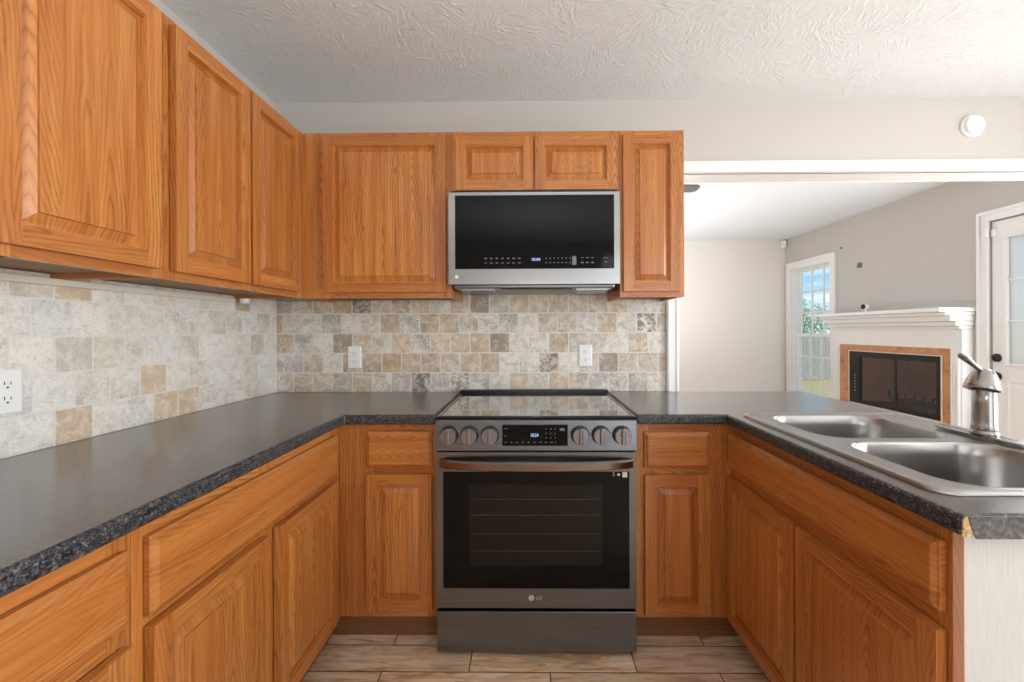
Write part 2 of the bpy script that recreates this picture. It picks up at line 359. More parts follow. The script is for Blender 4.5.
# ------------------------------------------------------------------ mesh builder
class MB:
    """Collects geometry; UV u runs along the grain, v across it, in metres."""
    def __init__(s, grain='z'):
        s.v = []; s.f = []; s.fm = []; s.uv = []; s.grain = grain; s.sm = []
        s.off = (random.random()*50, random.random()*50)
    def newboard(s): s.off = (random.random()*50, random.random()*50)
    def face(s, pts, mat=0, grain=None, smooth=False, raw=False):
        grain = grain or s.grain
        P = [Vector(p) for p in pts]; i0 = len(s.v); s.v += [tuple(p) for p in P]
        s.f.append(list(range(i0, i0+len(P)))); s.fm.append(mat); s.sm.append(smooth)
        n = Vector((0, 0, 0))
        for i in range(len(P)): n += (P[i]-P[0]).cross(P[(i+1) % len(P)]-P[0])
        ax = max(range(3), key=lambda k: abs(n[k])); g = 'xyz'.index(grain)
        if ax == g: a, c = [k for k in range(3) if k != g]; a, c = a, c
        else: a = g; c = [k for k in range(3) if k not in (g, ax)][0]
        o = (0, 0) if raw else s.off
        s.uv.append([(p[a]+o[0], p[c]+o[1]) for p in P])
    def box(s, x0, x1, y0, y1, z0, z1, mat=0, grain=None):
        s.newboard()
        x0, x1 = sorted((x0, x1)); y0, y1 = sorted((y0, y1)); z0, z1 = sorted((z0, z1))
        c = [(x0, y0, z0), (x1, y0, z0), (x1, y1, z0), (x0, y1, z0), (x0, y0, z1), (x1, y0, z1), (x1, y1, z1), (x0, y1, z1)]
        for q in ((0, 3, 2, 1), (4, 5, 6, 7), (0, 1, 5, 4), (1, 2, 6, 5), (2, 3, 7, 6), (3, 0, 4, 7)):
            s.face([c[k] for k in q], mat, grain)
        return s
    def loft(s, rings, mat=0, cap0=False, cap1=True, smooth=False, grain=None):
        for a, b in zip(rings[:-1], rings[1:]):
            n = len(a)
            for i in range(n):
                j = (i+1) % n; s.face([a[i], a[j], b[j], b[i]], mat, grain, smooth)
        if cap1: s.face(rings[-1], mat, grain)
        if cap0: s.face(list(reversed(rings[0])), mat, grain)
        return s
    def lathe(s, prof, center=(0, 0, 0), axis=(0, 0, 1), n=32, mat=0, caps=(True, True), scale=(1, 1)):
        ax = Vector(axis).normalized(); e1 = ax.orthogonal().normalized(); e2 = ax.cross(e1); c = Vector(center)
        rings = [[tuple(c+ax*z+(e1*math.cos(2*PI*k/n)*scale[0]+e2*math.sin(2*PI*k/n)*scale[1])*r) for k in range(n)] for r, z in prof]
        return s.loft(rings, mat, caps[0], caps[1], True)
    def tube(s, pts, rad, n=12, mat=0, flat=1.0):
        P = [Vector(p) for p in pts]; R = rad if hasattr(rad, '__len__') else [rad]*len(P); rings = []
        up = Vector((0, 0, 1)); 
        if abs((P[-1]-P[0]).normalized().z) > .95: up = Vector((0, 1, 0))
        for i, p in enumerate(P):
            d = (P[min(i+1, len(P)-1)]-P[max(i-1, 0)]).normalized(); e1 = d.cross(up).normalized(); e2 = e1.cross(d)
            rings.append([tuple(p+(e1*math.cos(2*PI*k/n)+e2*math.sin(2*PI*k/n)*flat)*R[i]) for k in range(n)])
        return s.loft(rings, mat, True, True, True)
    def build(s, name, mats, parent=None, bevel=0., seg=2, weld=True, loc=None, rot=None):
        me = bpy.data.meshes.new(name); me.from_pydata(s.v, [], s.f)
        for m in (mats if isinstance(mats, (list, tuple)) else [mats]): me.materials.append(MAT[m])
        uvl = me.uv_layers.new(name='UVMap'); i = 0
        for k, p in enumerate(me.polygons):
            p.material_index = s.fm[k]; p.use_smooth = s.sm[k]
            for c in s.uv[k]: uvl.data[i].uv = c; i += 1
        if weld:
            bm = bmesh.new(); bm.from_mesh(me); bmesh.ops.remove_doubles(bm, verts=bm.verts, dist=1e-5)
            bmesh.ops.recalc_face_normals(bm, faces=bm.faces); bm.to_mesh(me); bm.free()
        o = bpy.data.objects.new(name, me); COL.objects.link(o)
        if parent is not None: o.parent = parent
        if loc: o.location = loc
        if rot: o.rotation_euler = rot
        if bevel:
            b = o.modifiers.new('bevel', 'BEVEL'); b.width = bevel; b.segments = seg; b.limit_method = 'ANGLE'; b.angle_limit = math.radians(40)
            b.harden_normals = False
        if any(s.sm):
            try:
                me.set_sharp_from_angle(angle=math.radians(42))
            except Exception: pass
        return o

def rect_ring(x0, x1, z0, z1, y):   # in the xz plane
    return [(x0, y, z0), (x1, y, z0), (x1, y, z1), (x0, y, z1)]
def rrect(x0, x1, y0, y1, r, z, n=8):
    out = []
    for cx, cy, a0 in ((x1-r, y1-r, 0), (x0+r, y1-r, PI/2), (x0+r, y0+r, PI), (x1-r, y0+r, 3*PI/2)):
        for k in range(n+1):
            a = a0+PI/2*k/n; out.append((cx+r*math.cos(a), cy+r*math.sin(a), z))
    return out

def tag(o, label=None, cat=None, group=None, kind=None):
    if label: o['label'] = label
    if cat: o['category'] = cat
    if group: o['group'] = group
    if kind: o['kind'] = kind
    return o
def empty(name, loc=(0, 0, 0), rz=0.):
    o = bpy.data.objects.new(name, None); COL.objects.link(o); o.location = loc; o.rotation_euler = (0, 0, rz)
    o.empty_display_size = .1; return o
def struct(o): o['kind'] = 'structure'; return o
def text(name, body, size, loc, rot, mat, parent, depth=.0004, sx=1.0):
    cu = bpy.data.curves.new(name, 'FONT'); cu.body = body; cu.size = size; cu.extrude = depth
    cu.align_x = 'CENTER'; cu.align_y = 'CENTER'
    tmp = bpy.data.objects.new(name+'_tmp', cu); COL.objects.link(tmp)
    bpy.context.view_layer.update()
    me = bpy.data.meshes.new_from_object(tmp.evaluated_get(bpy.context.evaluated_depsgraph_get()))
    bpy.data.objects.remove(tmp); me.materials.clear(); me.materials.append(MAT[mat]); me.name = name
    o = bpy.data.objects.new(name, me); COL.objects.link(o); o.parent = parent; o.location = loc; o.rotation_euler = rot; o.scale = (sx, 1, 1)
    return o

# ------------------------------------------------------------------ room shell
XL, YB = -1.357, 0.010        # painted wall faces (tile face stands 10 mm proud)
XR = 3.483; YF = 3.529; YR = -4.35; ZC = 2.457
ZH = 2.062                    # underside of the cased opening
b = MB(); b.box(XL-.12, XR+.16, YR-.12, YF+.12, -.12, 0); struct(b.build('floor', 'floor', None))
b = MB(); b.box(XL-.12, XR+.16, YR-.12, .01, ZC, ZC+.12); struct(b.build('ceiling', 'stomped_ceiling'))
b = MB(); b.box(XL-.12, XR+.16, .01, YF+.12, ZC, ZC+.12); struct(b.build('ceiling', 'smooth_ceiling'))

def wall_with_holes(name, axis, a0, a1, t0, t1, holes, mat):
    """axis 'x': runs along x, thickness in y; holes (a0,a1,z0,z1)"""
    b = MB(); cuts = sorted({a0, a1, *[h[0] for h in holes], *[h[1] for h in holes]})
    zs = sorted({0, ZC, *[h[2] for h in holes], *[h[3] for h in holes]})
    for i in range(len(cuts)-1):
        run = None
        for k in range(len(zs)-1):
            ca = (cuts[i]+cuts[i+1])/2; cz = (zs[k]+zs[k+1])/2
            if any(h[0] < ca < h[1] and h[2] < cz < h[3] for h in holes): continue
            if axis == 'x': b.box(cuts[i], cuts[i+1], t0, t1, zs[k], zs[k+1])
            else: b.box(t0, t1, cuts[i], cuts[i+1], zs[k], zs[k+1])
    return struct(b.build(name, mat, weld=False))
wall_with_holes('wall_left', 'y', YR, YF, XL-.12, XL, [], 'wall_beige')
wall_with_holes('wall_back', 'x', XL, XR, YB, YB+.11, [(.776, 3.25, 0, ZH)], 'wall_beige')
wall_with_holes('wall_far', 'x', XL, XR, YF, YF+.12, [], 'wall_beige_lit')
WY0, WY1, WZ0, WZ1 = 2.66, 3.385, .32, 2.035
DY0, DY1, DZ1 = .165, .985, 2.045
FY0, FY1, FZ0, FZ1 = 1.27, 2.26, .475, 1.01
wall_with_holes('wall_right', 'y', YR, YF, XR, XR+.13,
                [(-2.9, -1.2, .5, 2.2), (DY0-.01, DY1+.01, 0, DZ1+.005), (WY0, WY1, WZ0, WZ1), (FY0, FY1, FZ0, FZ1)], 'wall_beige')
wall_with_holes('wall_front', 'x', XL, XR, YR-.12, YR, [(1.0, 2.7, .3, 2.2)], 'wall_beige')

# cased opening between kitchen and living room
t1 = MB('z')
t1.box(.719, .776, -.018, YB, .914, 2.120); t1.box(.776, 3.25, -.018, YB, ZH, 2.120, grain='x')
t1.box(.724, .734, -.024, -.018, .914, 2.114); t1.box(.734, 3.25, -.024, -.018, 2.104, 2.114, grain='x')
t1.box(.767, .776, -.021, -.018, .914, ZH+.009); t1.box(.776, 3.25, -.021, -.018, ZH, ZH+.009, grain='x')
struct(t1.build('trim_1', 'white_trim', bevel=.003))
t2 = MB('z'); t2.box(.776, .790, YB-.006, YB+.126, .914, ZH-.003); t2.box(.790, 3.236, YB-.006, YB+.126, ZH-.003, ZH, grain='x')
t2.box(3.236, 3.25, YB-.006, YB+.126, .0, ZH-.003)
struct(t2.build('trim_2', 'white_trim', bevel=.002))
t3 = MB(); t3.box(.1, 3.236, YB+.11, YB+.125, ZH, ZH+.07); struct(t3.build('trim_3', 'white_trim', bevel=.003))
# baseboards in the living room
bb = MB('x'); bb.box(XL, XR, YF-.014, YF, 0, .12); bb.box(XL, XR, YF-.009, YF, .12, .135); struct(bb.build('baseboard_far', 'white_trim', bevel=.002))
bb = MB('y'); bb.box(XR-.014, XR, 1.07, 1.08, 0, .12); bb.box(XR-.014, XR, 2.47, YF-.02, 0, .12); struct(bb.build('baseboard_right', 'white_trim', bevel=.002))
bb = MB('y'); bb.box(XR-.014, XR, YR, -.0, 0, .12); struct(bb.build('baseboard_right_kitchen', 'white_trim', bevel=.002))

# tile backsplashes
def backsplash(name, label, axis):
    b = MB('x' if axis == 'x' else 'y')
    def fc(pts): b.face(pts, 0, raw=True)
    if axis == 'x':
        x0, x1, y0, y1, z0, z1 = -1.346, .718, 0.0, YB-.001, .9145, 1.40
    else:
        x0, x1, y0, y1, z0, z1 = XL+.001, -1.347, -2.4, YB-.001, .9145, 1.40
    b.off = (0, 0)
    c = [(x0, y0, z0), (x1, y0, z0), (x1, y1, z0), (x0, y1, z0), (x0, y0, z1), (x1, y0, z1), (x1, y1, z1), (x0, y1, z1)]
    for q in ((0, 3, 2, 1), (4, 5, 6, 7), (0, 1, 5, 4), (1, 2, 6, 5), (2, 3, 7, 6), (3, 0, 4, 7)): fc([c[k] for k in q])
    if axis == 'x':      # the strip of tile reaching up behind the microwave
        x0, x1, z0, z1 = -.3515, .4125, 1.4002, 1.4435
        c = [(x0, y0, z0), (x1, y0, z0), (x1, y1, z0), (x0, y1, z0), (x0, y0, z1), (x1, y0, z1), (x1, y1, z1), (x0, y1, z1)]
        for q in ((4, 5, 6, 7), (0, 1, 5, 4), (1, 2, 6, 5), (2, 3, 7, 6), (3, 0, 4, 7)): fc([c[k] for k in q])
    return tag(b.build(name, 'tile' if axis == 'x' else 'tile_pale'), label, 'backsplash')
backsplash('tile_backsplash', 'tumbled travertine tile backsplash behind the range on the rear wall', 'x')
backsplash('tile_backsplash', 'tumbled travertine tile backsplash along the left wall above the long counter', 'y')

# ------------------------------------------------------------------ windows, patio door
def window_right():
    w = struct(empty('window_1', (XR, (WY0+WY1)/2, WZ0)))
    ox, oy, oz = w.location
    L = lambda: MB('z')
    def bx(b, x0, x1, y0, y1, z0, z1): b.box(x0-ox, x1-ox, y0-oy, y1-oy, z0-oz, z1-oz)
    b = L(); cw = .085   # casing on the room side
    for (y0, y1, z0, z1) in ((WY0-cw, WY0, WZ0-.02, WZ1+cw), (WY1, WY1+cw, WZ0-.02, WZ1+cw), (WY0, WY1, WZ1, WZ1+cw)):
        bx(b, XR-.018, XR, y0, y1, z0, z1)
    bx(b, XR-.026, XR-.018, WY0-cw, WY1+cw, WZ1+cw-.02, WZ1+cw); bx(b, XR-.026, XR-.018, WY1+cw-.02, WY1+cw, WZ0, WZ1+cw-.02); bx(b, XR-.026, XR-.018, WY0-cw, WY0-cw+.02, WZ0, WZ1+cw-.02)
    bx(b, XR-.05, XR, WY0-cw-.02, WY1+cw+.0, WZ0-.045, WZ0-.02); b.build('casing', 'white_trim', w, bevel=.003)
    b = L(); j = .012    # jamb lining
    bx(b, XR, XR+.13, WY0, WY0+j, WZ0, WZ1); bx(b, XR, XR+.13, WY1-j, WY1, WZ0, WZ1); bx(b, XR, XR+.13, WY0+j, WY1-j, WZ1-j, WZ1); bx(b, XR, XR+.13, WY0+j, WY1-j, WZ0, WZ0+.02)
    b.build('jamb', 'white_trim', w, bevel=.002)
    zm = 1.165
    for (nm, xa, z0, z1) in (('upper_sash', XR+.085, zm-.015, WZ1-j), ('lower_sash', XR+.055, WZ0+.02, zm+.02)):
        y0, y1 = WY0+j, WY1-j; fw = .038
        b = L()
        bx(b, xa, xa+.03, y0, y0+fw, z0, z1); bx(b, xa, xa+.03, y1-fw, y1, z0, z1); bx(b, xa, xa+.03, y0+fw, y1-fw, z0, z0+fw); bx(b, xa, xa+.03, y0+fw, y1-fw, z1-fw, z1)
        s = b.build(nm, 'white_trim', w, bevel=.002)
        b = L(); gy0, gy1, gz0, gz1 = y0+fw, y1-fw, z0+fw, z1-fw
        for k in (1, 2):
            yy = gy0+(gy1-gy0)*k/3; bx(b, xa+.008, xa+.022, yy-.009, yy+.009, gz0, gz1)
            zz = gz0+(gz1-gz0)*k/3; bx(b, xa+.007, xa+.023, gy0, gy1, zz-.009, zz+.009)
        b.build('muntin_grid', 'white_trim', s)
        b = L(); bx(b, xa+.014, xa+.016, gy0, gy1, gz0, gz1); b.build('pane', 'window_glass', s)
window_right()

def side_window(name, axis, pos, a0, a1, z0, z1):
    w = struct(empty(name, (pos, (a0+a1)/2, z0) if axis == 'y' else ((a0+a1)/2, pos, z0)))
    b = MB('z'); f = .05; h = (a1-a0)/2
    def bx(u0, u1, q0, q1):
        if axis == 'y': b.box(-.02, .02, u0, u1, q0, q1)
        else: b.box(u0, u1, -.02, .02, q0, q1)
    H = z1-z0
    bx(-h, -h+f, 0, H); bx(h-f, h, 0, H); bx(-h+f, h-f, 0, f); bx(-h+f, h-f, H-f, H); bx(-.025, .025, f, H-f)
    b.build('frame', 'white_trim', w, bevel=.002)
side_window('window_2', 'y', XR+.06, -2.9, -1.2, .5, 2.2)
side_window('window_3', 'x', YR-.06, 1.0, 2.7, .3, 2.2)

def patio_door():
    d = struct(empty('door_1', (XR, DY1, 0))); ox, oy = XR, DY1
    def bx(b, x0, x1, y0, y1, z0, z1): b.box(x0-ox, x1-ox, y0-oy, y1-oy, z0, z1)
    b = MB('z'); cw = .078
    bx(b, XR-.018, XR, DY1+.004, DY1+cw, 0, DZ1+cw); bx(b, XR-.018, XR, DY0-cw, DY0-.004, 0, DZ1+cw); bx(b, XR-.018, XR, DY0-.004, DY1+.004, DZ1+.004, DZ1+cw)
    bx(b, XR-.026, XR-.018, DY1+cw-.022, DY1+cw, 0, DZ1+cw); bx(b, XR-.026, XR-.018, DY0-cw, DY1+cw-.022, DZ1+cw-.022, DZ1+cw)
    b.build('casing', 'white_trim', d, bevel=.003)
    xf, xb = XR+.012, XR+.052
    gy0, gy1, gz0, gz1 = .30, .885, .985, 1.905
    b = MB('z')
    for (y0, y1, z0, z1) in ((DY0, gy0, .01, DZ1-.005), (gy1, DY1-.004, .01, DZ1-.005), (gy0, gy1, gz1, DZ1-.005), (gy0, gy1, .01, gz0)):
        bx(b, xf, xb, y0, y1, z0, z1)
    leaf = b.build('door_leaf', 'white_trim', d)
    b = MB('z')     # glazing bead and muntins
    e = .022
    for (y0, y1, z0, z1) in ((gy0-e, gy0, gz0-e, gz1+e), (gy1, gy1+e, gz0-e, gz1+e), (gy0, gy1, gz0-e, gz0), (gy0, gy1, gz1, gz1+e)):
        bx(b, xf-.010, xf, y0, y1, z0, z1)
    for k in (1, 2):
        yy = gy0+(gy1-gy0)*k/3; bx(b, xf+.002, xb-.004, yy-.009, yy+.009, gz0, gz1)
        zz = gz0+(gz1-gz0)*k/3; bx(b, xf+.003, xb-.005, gy0, gy1, zz-.009, zz+.009)
    b.build('glazing_bars', 'white_trim', leaf, bevel=.003)
    b = MB('z'); bx(b, xf+.018, xf+.023, gy0, gy1, gz0, gz1); b.build('pane', 'door_glass', leaf)
    for (y0, y1) in ((.30, .56), (.63, .885)):   # raised lower panels
        b = MB('z')
        def rg(i, x): return [(x-ox, y0+i-oy, .22+i), (x-ox, y1-i-oy, .22+i), (x-ox, y1-i-oy, .86-i), (x-ox, y0+i-oy, .86-i)]
        b.loft([rg(0, xf), rg(0, xf-.006), rg(.012, xf-.006), rg(.02, xf-.001), rg(.05, xf-.005)]); b.build('lower_panel', 'white_trim', leaf)
    for nm, z, r, dep in (('deadbolt', 1.02, .027, .018), ('door_knob', .882, .027, .05)):
        b = MB('z'); b.lathe([(r+.004, 0), (r+.004, .008), (r-.006, .012), (r-.010, .02), (r-.004 if dep > .03 else r-.012, dep*.75), (r-.012, dep)], (xf-ox, .950-oy, z), (-1, 0, 0), 24)
        b.build(nm, 'black_metal', d)
patio_door()

# ------------------------------------------------------------------ cabinets
def raised_door(parent, x0, x1, z0, z1, st=.044):
    b = MB('z'); T = .0225
    b.box(x0, x0+st, -T, -.0035, z0, z1, grain='z'); b.box(x1-st, x1, -T, -.0035, z0, z1, grain='z')
    b.box(x0+st, x1-st, -T, -.0035, z0, z0+st, grain='x'); b.box(x0+st, x1-st, -T, -.0035, z1-st, z1, grain='x')
    d = b.build('door', 'honey_oak', parent, bevel=.0035, seg=2, weld=False)
    p = MB('z'); a0, a1, c0, c1 = x0+st, x1-st, z0+st, z1-st
    R = lambda i, y: rect_ring(a0+i, a1-i, c0+i, c1-i, y)
    p.loft([R(0, -.005), R(0, -.0180), R(.0035, -.0180), R(.0055, -.0080), R(.0090, -.0080), R(.030, -.0180), R(.0312, -.0220)], grain='z')
    p.build('raised_panel', 'honey_oak', d)
    return d
def drawer_front(parent, x0, x1, z0, z1, grain='x', name='drawer'):
    b = MB(grain); R = lambda i, y: rect_ring(x0+i, x1-i, z0+i, z1-i, y)
    b.loft([R(.002, -.0005), R(.002, -.0035), R(0, -.0035), R(0, -.0140), R(.002, -.0155), R(.004, -.0155), R(.012, -.0220), R(.015, -.0225)], cap0=True, grain=grain)
    return b.build(name, 'honey_oak', parent)

def cabinet(name, label, cat, loc, rz, w, h, dep, stiles, rails, doors, drawers, toe=0., group=None, open_top=False, ends=('side', 'side'), false_front=False, toe_x=None):
    c = tag(empty(name, loc, rz), label, cat, group)
    fb = .019
    z0 = toe
    b = MB('z')                              # carcass of thin panels
    b.box(0.0005, .016, fb, dep, z0, h); b.box(w-.016, w-.0005, fb, dep, z0, h)
    up = .014 if toe == 0 else 0
    b.box(.016, w-.016, fb, dep, z0+up, z0+up+.014, mat=1, grain='x')
    b.box(.016, w-.016, dep-.008, dep, z0+up+.014, h-.002, mat=1)
    if not open_top: b.box(.016, w-.016, fb, dep-.008, h-.014, h-.0005, mat=1, grain='x')
    b.build('carcass', ['cabinet_side_oak' if toe else 'honey_oak', 'cabinet_underside'], c)
    if not toe and rz: c.children[0].data.materials[0] = MAT['cabinet_side_oak']
    f = MB('z')
    for (a, e) in stiles: f.box(a, e, 0, fb, z0, h, grain='z')
    for (a, e, p, q) in rails: f.box(a, e, .0004, fb, p, q, grain='x')
    f.build('face_frame', 'honey_oak', c, bevel=.0008, seg=1, weld=False)
    for d in doors: raised_door(c, *d)
    for d in drawers: drawer_front(c, *d, name='false_drawer_front' if false_front else 'drawer')
    if toe:
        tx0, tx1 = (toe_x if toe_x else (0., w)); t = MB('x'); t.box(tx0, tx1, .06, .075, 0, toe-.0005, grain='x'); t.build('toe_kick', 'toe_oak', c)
        
    return c

BZ0, BH = .116, .8755
def base_rails(a, e, mid=(.675, .712)): return [(a, e, BZ0, .155), (a, e, mid[0]-.0, mid[1]), (a, e, .835, BH)]
# base cabinets on the rear wall, frame front at y=-.58
cabinet('base_cabinet', 'narrow oak base cabinet with drawer left of the range', 'cabinet', (-.748, -.58, 0), 0, .386, BH, .575,
        [(0, .13), (.345, .386)], base_rails(.13, .345), [(.112, .366, .148, .680)], [(.112, .366, .706, .845)], toe=BZ0, toe_x=(-.059, .386))
cabinet('base_cabinet', 'narrow oak base cabinet with drawer right of the range', 'cabinet', (.406, -.58, 0), 0, .3729, BH, .575,
        [(0, .055), (.27, .3729)], base_rails(.055, .27), [(.037, .287, .135, .676)], [(.037, .287, .704, .842)], toe=BZ0, toe_x=(0., .431))
# left run (faces +x): frame front at x=-.749
c = cabinet('base_cabinet', 'double-door oak base cabinet with one wide drawer under the long left counter', 'cabinet', (-.749, -1.443, 0), PI/2, .862, BH, .595,
        [(0, .045), (.375, .44), (.79, .862)], [(.045, .79, BZ0, .15), (.045, .375, .66, .70), (.44, .79, .66, .70), (.045, .79, .832, BH)],
        [(.023, .383, .135, .668), (.431, .808, .135, .668)], [(.023, .808, .686, .842)], toe=BZ0, toe_x=(0., .922))
cabinet('base_cabinet', 'nearest oak base cabinet at lower left corner of the picture', 'cabinet', (-.749, -2.205, 0), PI/2, .761, BH, .595,
        [(0, .045), (.35, .41), (.716, .761)], [(.045, .716, BZ0, .15), (.045, .716, .66, .70), (.045, .716, .832, BH)],
        [(.023, .372, .135, .662), (.388, .742, .135, .662)], [(.023, .372, .70, .838), (.388, .742, .70, .838)], toe=BZ0)
# peninsula sink base (faces -x): frame front at x=.779, local x runs to -y
c = cabinet('sink_base_cabinet', 'oak sink cabinet with two doors and long false drawer front under the sink', 'cabinet', (.779, -.5802, 0), -PI/2, .861, BH, .60,
        [(0, .035), (.40, .45), (.83, .861)], [(.035, .40, BZ0, .15), (.45, .83, BZ0, .15), (.035, .83, .66, .715), (.035, .83, .835, BH)],
        [(.020, .424, .125, .676), (.436, .851, .125, .676)], [(.018, .851, .708, .842)], toe=BZ0, open_top=True, false_front=True, toe_x=(-.059, .861))
# finished end panel of the peninsula and its back skin
b = MB('z'); b.box(.8616, .8810, 0, .64, 0, BH, mat=0, grain='z')
ep = b.build('end_panel', ['end_panel'], c, bevel=.001)
ep['label'] = 'white painted end panel with faint vertical texture'
b = MB('z'); b.box(.8614, .8812, -.0012, .0002, .02, BH-.001, grain='z'); o = b.build('end_panel_edge', 'raw_edge', c); o['label'] = 'bare pinkish wood edge'
b = MB('z'); b.box(-.56, .8614, .605, .64, 0, BH); b.build('back_panel', 'end_panel', c)

# wall cabinets
UZ0, UH = 1.388, .757
def uz(a, e): return (a-UZ0, e-UZ0)
DZ = uz(1.412, 2.123)
cabinet('wall_cabinet', 'oak wall cabinet with one wide door left of the microwave', 'wall cabinet', (-1.039, -.307, UZ0), 0, .686, UH, .315,
        [(0, .125), (.645, .686)], [(.125, .645, 0, .045), (.125, .645, UH-.045, UH)], [(.104, .661, *DZ)], [])
cabinet('wall_cabinet', 'tall narrow oak wall cabinet right of the microwave', 'wall cabinet', (.413, -.307, UZ0), 0, .291, UH, .315,
        [(0, .04), (.25, .291)], [(.04, .25, 0, .045), (.04, .25, UH-.045, UH)], [(.012, .268, *DZ)], [])
cabinet('wall_cabinet', 'short oak wall cabinet with two small doors above the microwave', 'wall cabinet', (-.352, -.307, 1.862), 0, .764, UZ0+UH-1.862, .315,
        [(0, .04), (.35, .405), (.715, .764)], [(.04, .35, 0, .03), (.405, .715, 0, .03), (.04, .35, .24, .283), (.405, .715, .24, .283)],
        [(.020, .371, .010, .253), (.380, .748, .010, .253)], [])
cabinet('wall_cabinet', 'oak wall cabinet with two tall doors on the left wall nearest the corner', 'wall cabinet', (-1.040, -1.040, UZ0), PI/2, .732, UH, .316,
        [(0, .04), (.32, .375), (.655, .732)], [(.04, .655, 0, .045), (.04, .655, UH-.045, UH)],
        [(.018, .341, *DZ), (.355, .678, *DZ)], [])
cabinet('wall_cabinet', 'nearest oak wall cabinet at upper left corner of the picture', 'wall cabinet', (-1.040, -1.802, UZ0), PI/2, .761, UH, .316,
        [(0, .04), (.355, .41), (.72, .761)], [(.04, .72, 0, .045), (.04, .72, UH-.045, UH)],
        [(.018, .352, *DZ), (.368, .733, *DZ)], [])
# mounting cleat along the wall beneath the left wall cabinets
b = MB('y'); b.box(-1.3465, -1.327, -1.98, -.34, 1.368, 1.3875)
tag(b.build('mounting_cleat', 'pale_strip', bevel=.002), 'pale wooden cleat under the left wall cabinets against the tile', 'cleat')
t = tag(empty('under_cabinet_light', (-1.24, -1.62, 1.3875)), 'slim beige light bar under the nearest left wall cabinet', 'light')
b = MB('y'); b.box(-.045, .045, -.30, .30, -.022, -.001); b.build('housing', 'pale_strip', t, bevel=.004)
b = MB('y'); b.box(-.03, .03, -.27, .27, -.0245, -.022); b.build('diffuser', 'white_plastic', t)
b = MB('z'); b.lathe([(.0, -.024), (.016, -.022), (.02, -.014), (.02, -.0005), (.0, -.0005)], (-1.3, -.318, 1.3875), n=20, caps=(False, False))
tag(b.build('puck_light', 'white_plastic'), 'small round white fitting under the cabinets in the corner', 'fitting')

# ------------------------------------------------------------------ worktops
def cells_mesh(xs, ys, inside, z0, z1, mat='granite_laminate'):
    bm = bmesh.new(); vs = {}
    def v(x, y): 
        if (x, y) not in vs: vs[(x, y)] = bm.verts.new((x, y, z0))
        return vs[(x, y)]
    for i in range(len(xs)-1):
        for j in range(len(ys)-1):
            if inside((xs[i]+xs[i+1])/2, (ys[j]+ys[j+1])/2):
                bm.faces.new([v(xs[i], ys[j]), v(xs[i+1], ys[j]), v(xs[i+1], ys[j+1]), v(xs[i], ys[j+1])])
    base_faces = bm.faces[:]
    r = bmesh.ops.extrude_face_region(bm, geom=base_faces)
    bmesh.ops.translate(bm, verts=[g for g in r['geom'] if isinstance(g, bmesh.types.BMVert)], vec=(0, 0, z1-z0))
    bmesh.ops.recalc_face_normals(bm, faces=bm.faces)
    for f in bm.faces: f.material_index = 0 if f.normal.z > .9 else 1
    bmesh.ops.dissolve_limit(bm, angle_limit=.01, verts=bm.verts[:], edges=bm.edges[:], use_dissolve_boundaries=False)
    return bm
def bm_obj(name, bm, mats, parent=None, bevel=0., seg=3):
    me = bpy.data.meshes.new(name); bm.to_mesh(me); bm.free()
    for m in (mats if isinstance(mats, list) else [mats]): me.materials.append(MAT[m])
    o = bpy.data.objects.new(name, me); COL.objects.link(o); o.parent = parent
    if bevel:
        q = o.modifiers.new('bevel', 'BEVEL'); q.width = bevel; q.segments = seg; q.limit_method = 'ANGLE'; q.angle_limit = math.radians(40)
        if isinstance(mats, list): q.material = 1
    return o
CT0, CT1 = .876, .914
bm = cells_mesh([-1.3465, -.713, -.363], [-2.4, -.617, -.0005], lambda x, y: x < -.713 or y > -.617, CT0, CT1)
tag(bm_obj('worktop', bm, ['laminate_top_sheen', 'granite_laminate'], bevel=.009), 'dark speckled laminate worktop running along the left wall to the range', 'worktop')
HX0, HX1, HY0, HY1 = .835, 1.295, -1.385, -.64
bm = cells_mesh([.407, .746, HX0, HX1, 1.425], [-1.4875, HY0, -.617, -.0005][:1]+[HY0, HY1, -.617, -.0005],
                lambda x, y: (y > -.617 or x > .746) and not (HX0 < x < HX1 and HY0 < y < HY1), CT0, CT1)
wt = bm_obj('worktop', bm, ['laminate_top_sheen', 'granite_laminate'], bevel=.009)
tag(wt, 'dark speckled laminate worktop right of the range forming the sink peninsula', 'worktop')
b = MB('x'); b.face([(.752, -1.4902, CT0), (1.422, -1.4902, CT0), (1.422, -1.4902, CT1-.001), (.749, -1.4902, CT1-.001), ])
P0 = [(.7465, -1.4875, CT0+.002), (1.424, -1.4875, CT0+.002), (1.424, -1.4875, CT1-.003), (.7535, -1.4875, CT1-.0015), (.7485, -1.4875, CT1-.006)]
P1 = [(x, -1.4902, z) for x, y, z in P0]
b = MB('x'); b.loft([P0, P1], cap0=True); o = b.build('exposed_core', 'particleboard', wt); o['label'] = 'chipped tan particleboard core'
Q0 = [(.7685, -1.4902, CT0-.001), (1.424, -1.4902, CT0-.001), (1.424, -1.4902, CT1-.0005), (.7555, -1.4902, CT1-.0005), (.7595, -1.4902, CT0+.021)]
Q1 = [(x, -1.4922, z) for x, y, z in Q0]
b = MB('x'); b.loft([Q0, Q1], cap0=True); o = b.build('end_cap', 'end_laminate', wt); o['label'] = 'grey mottled laminate end strip'

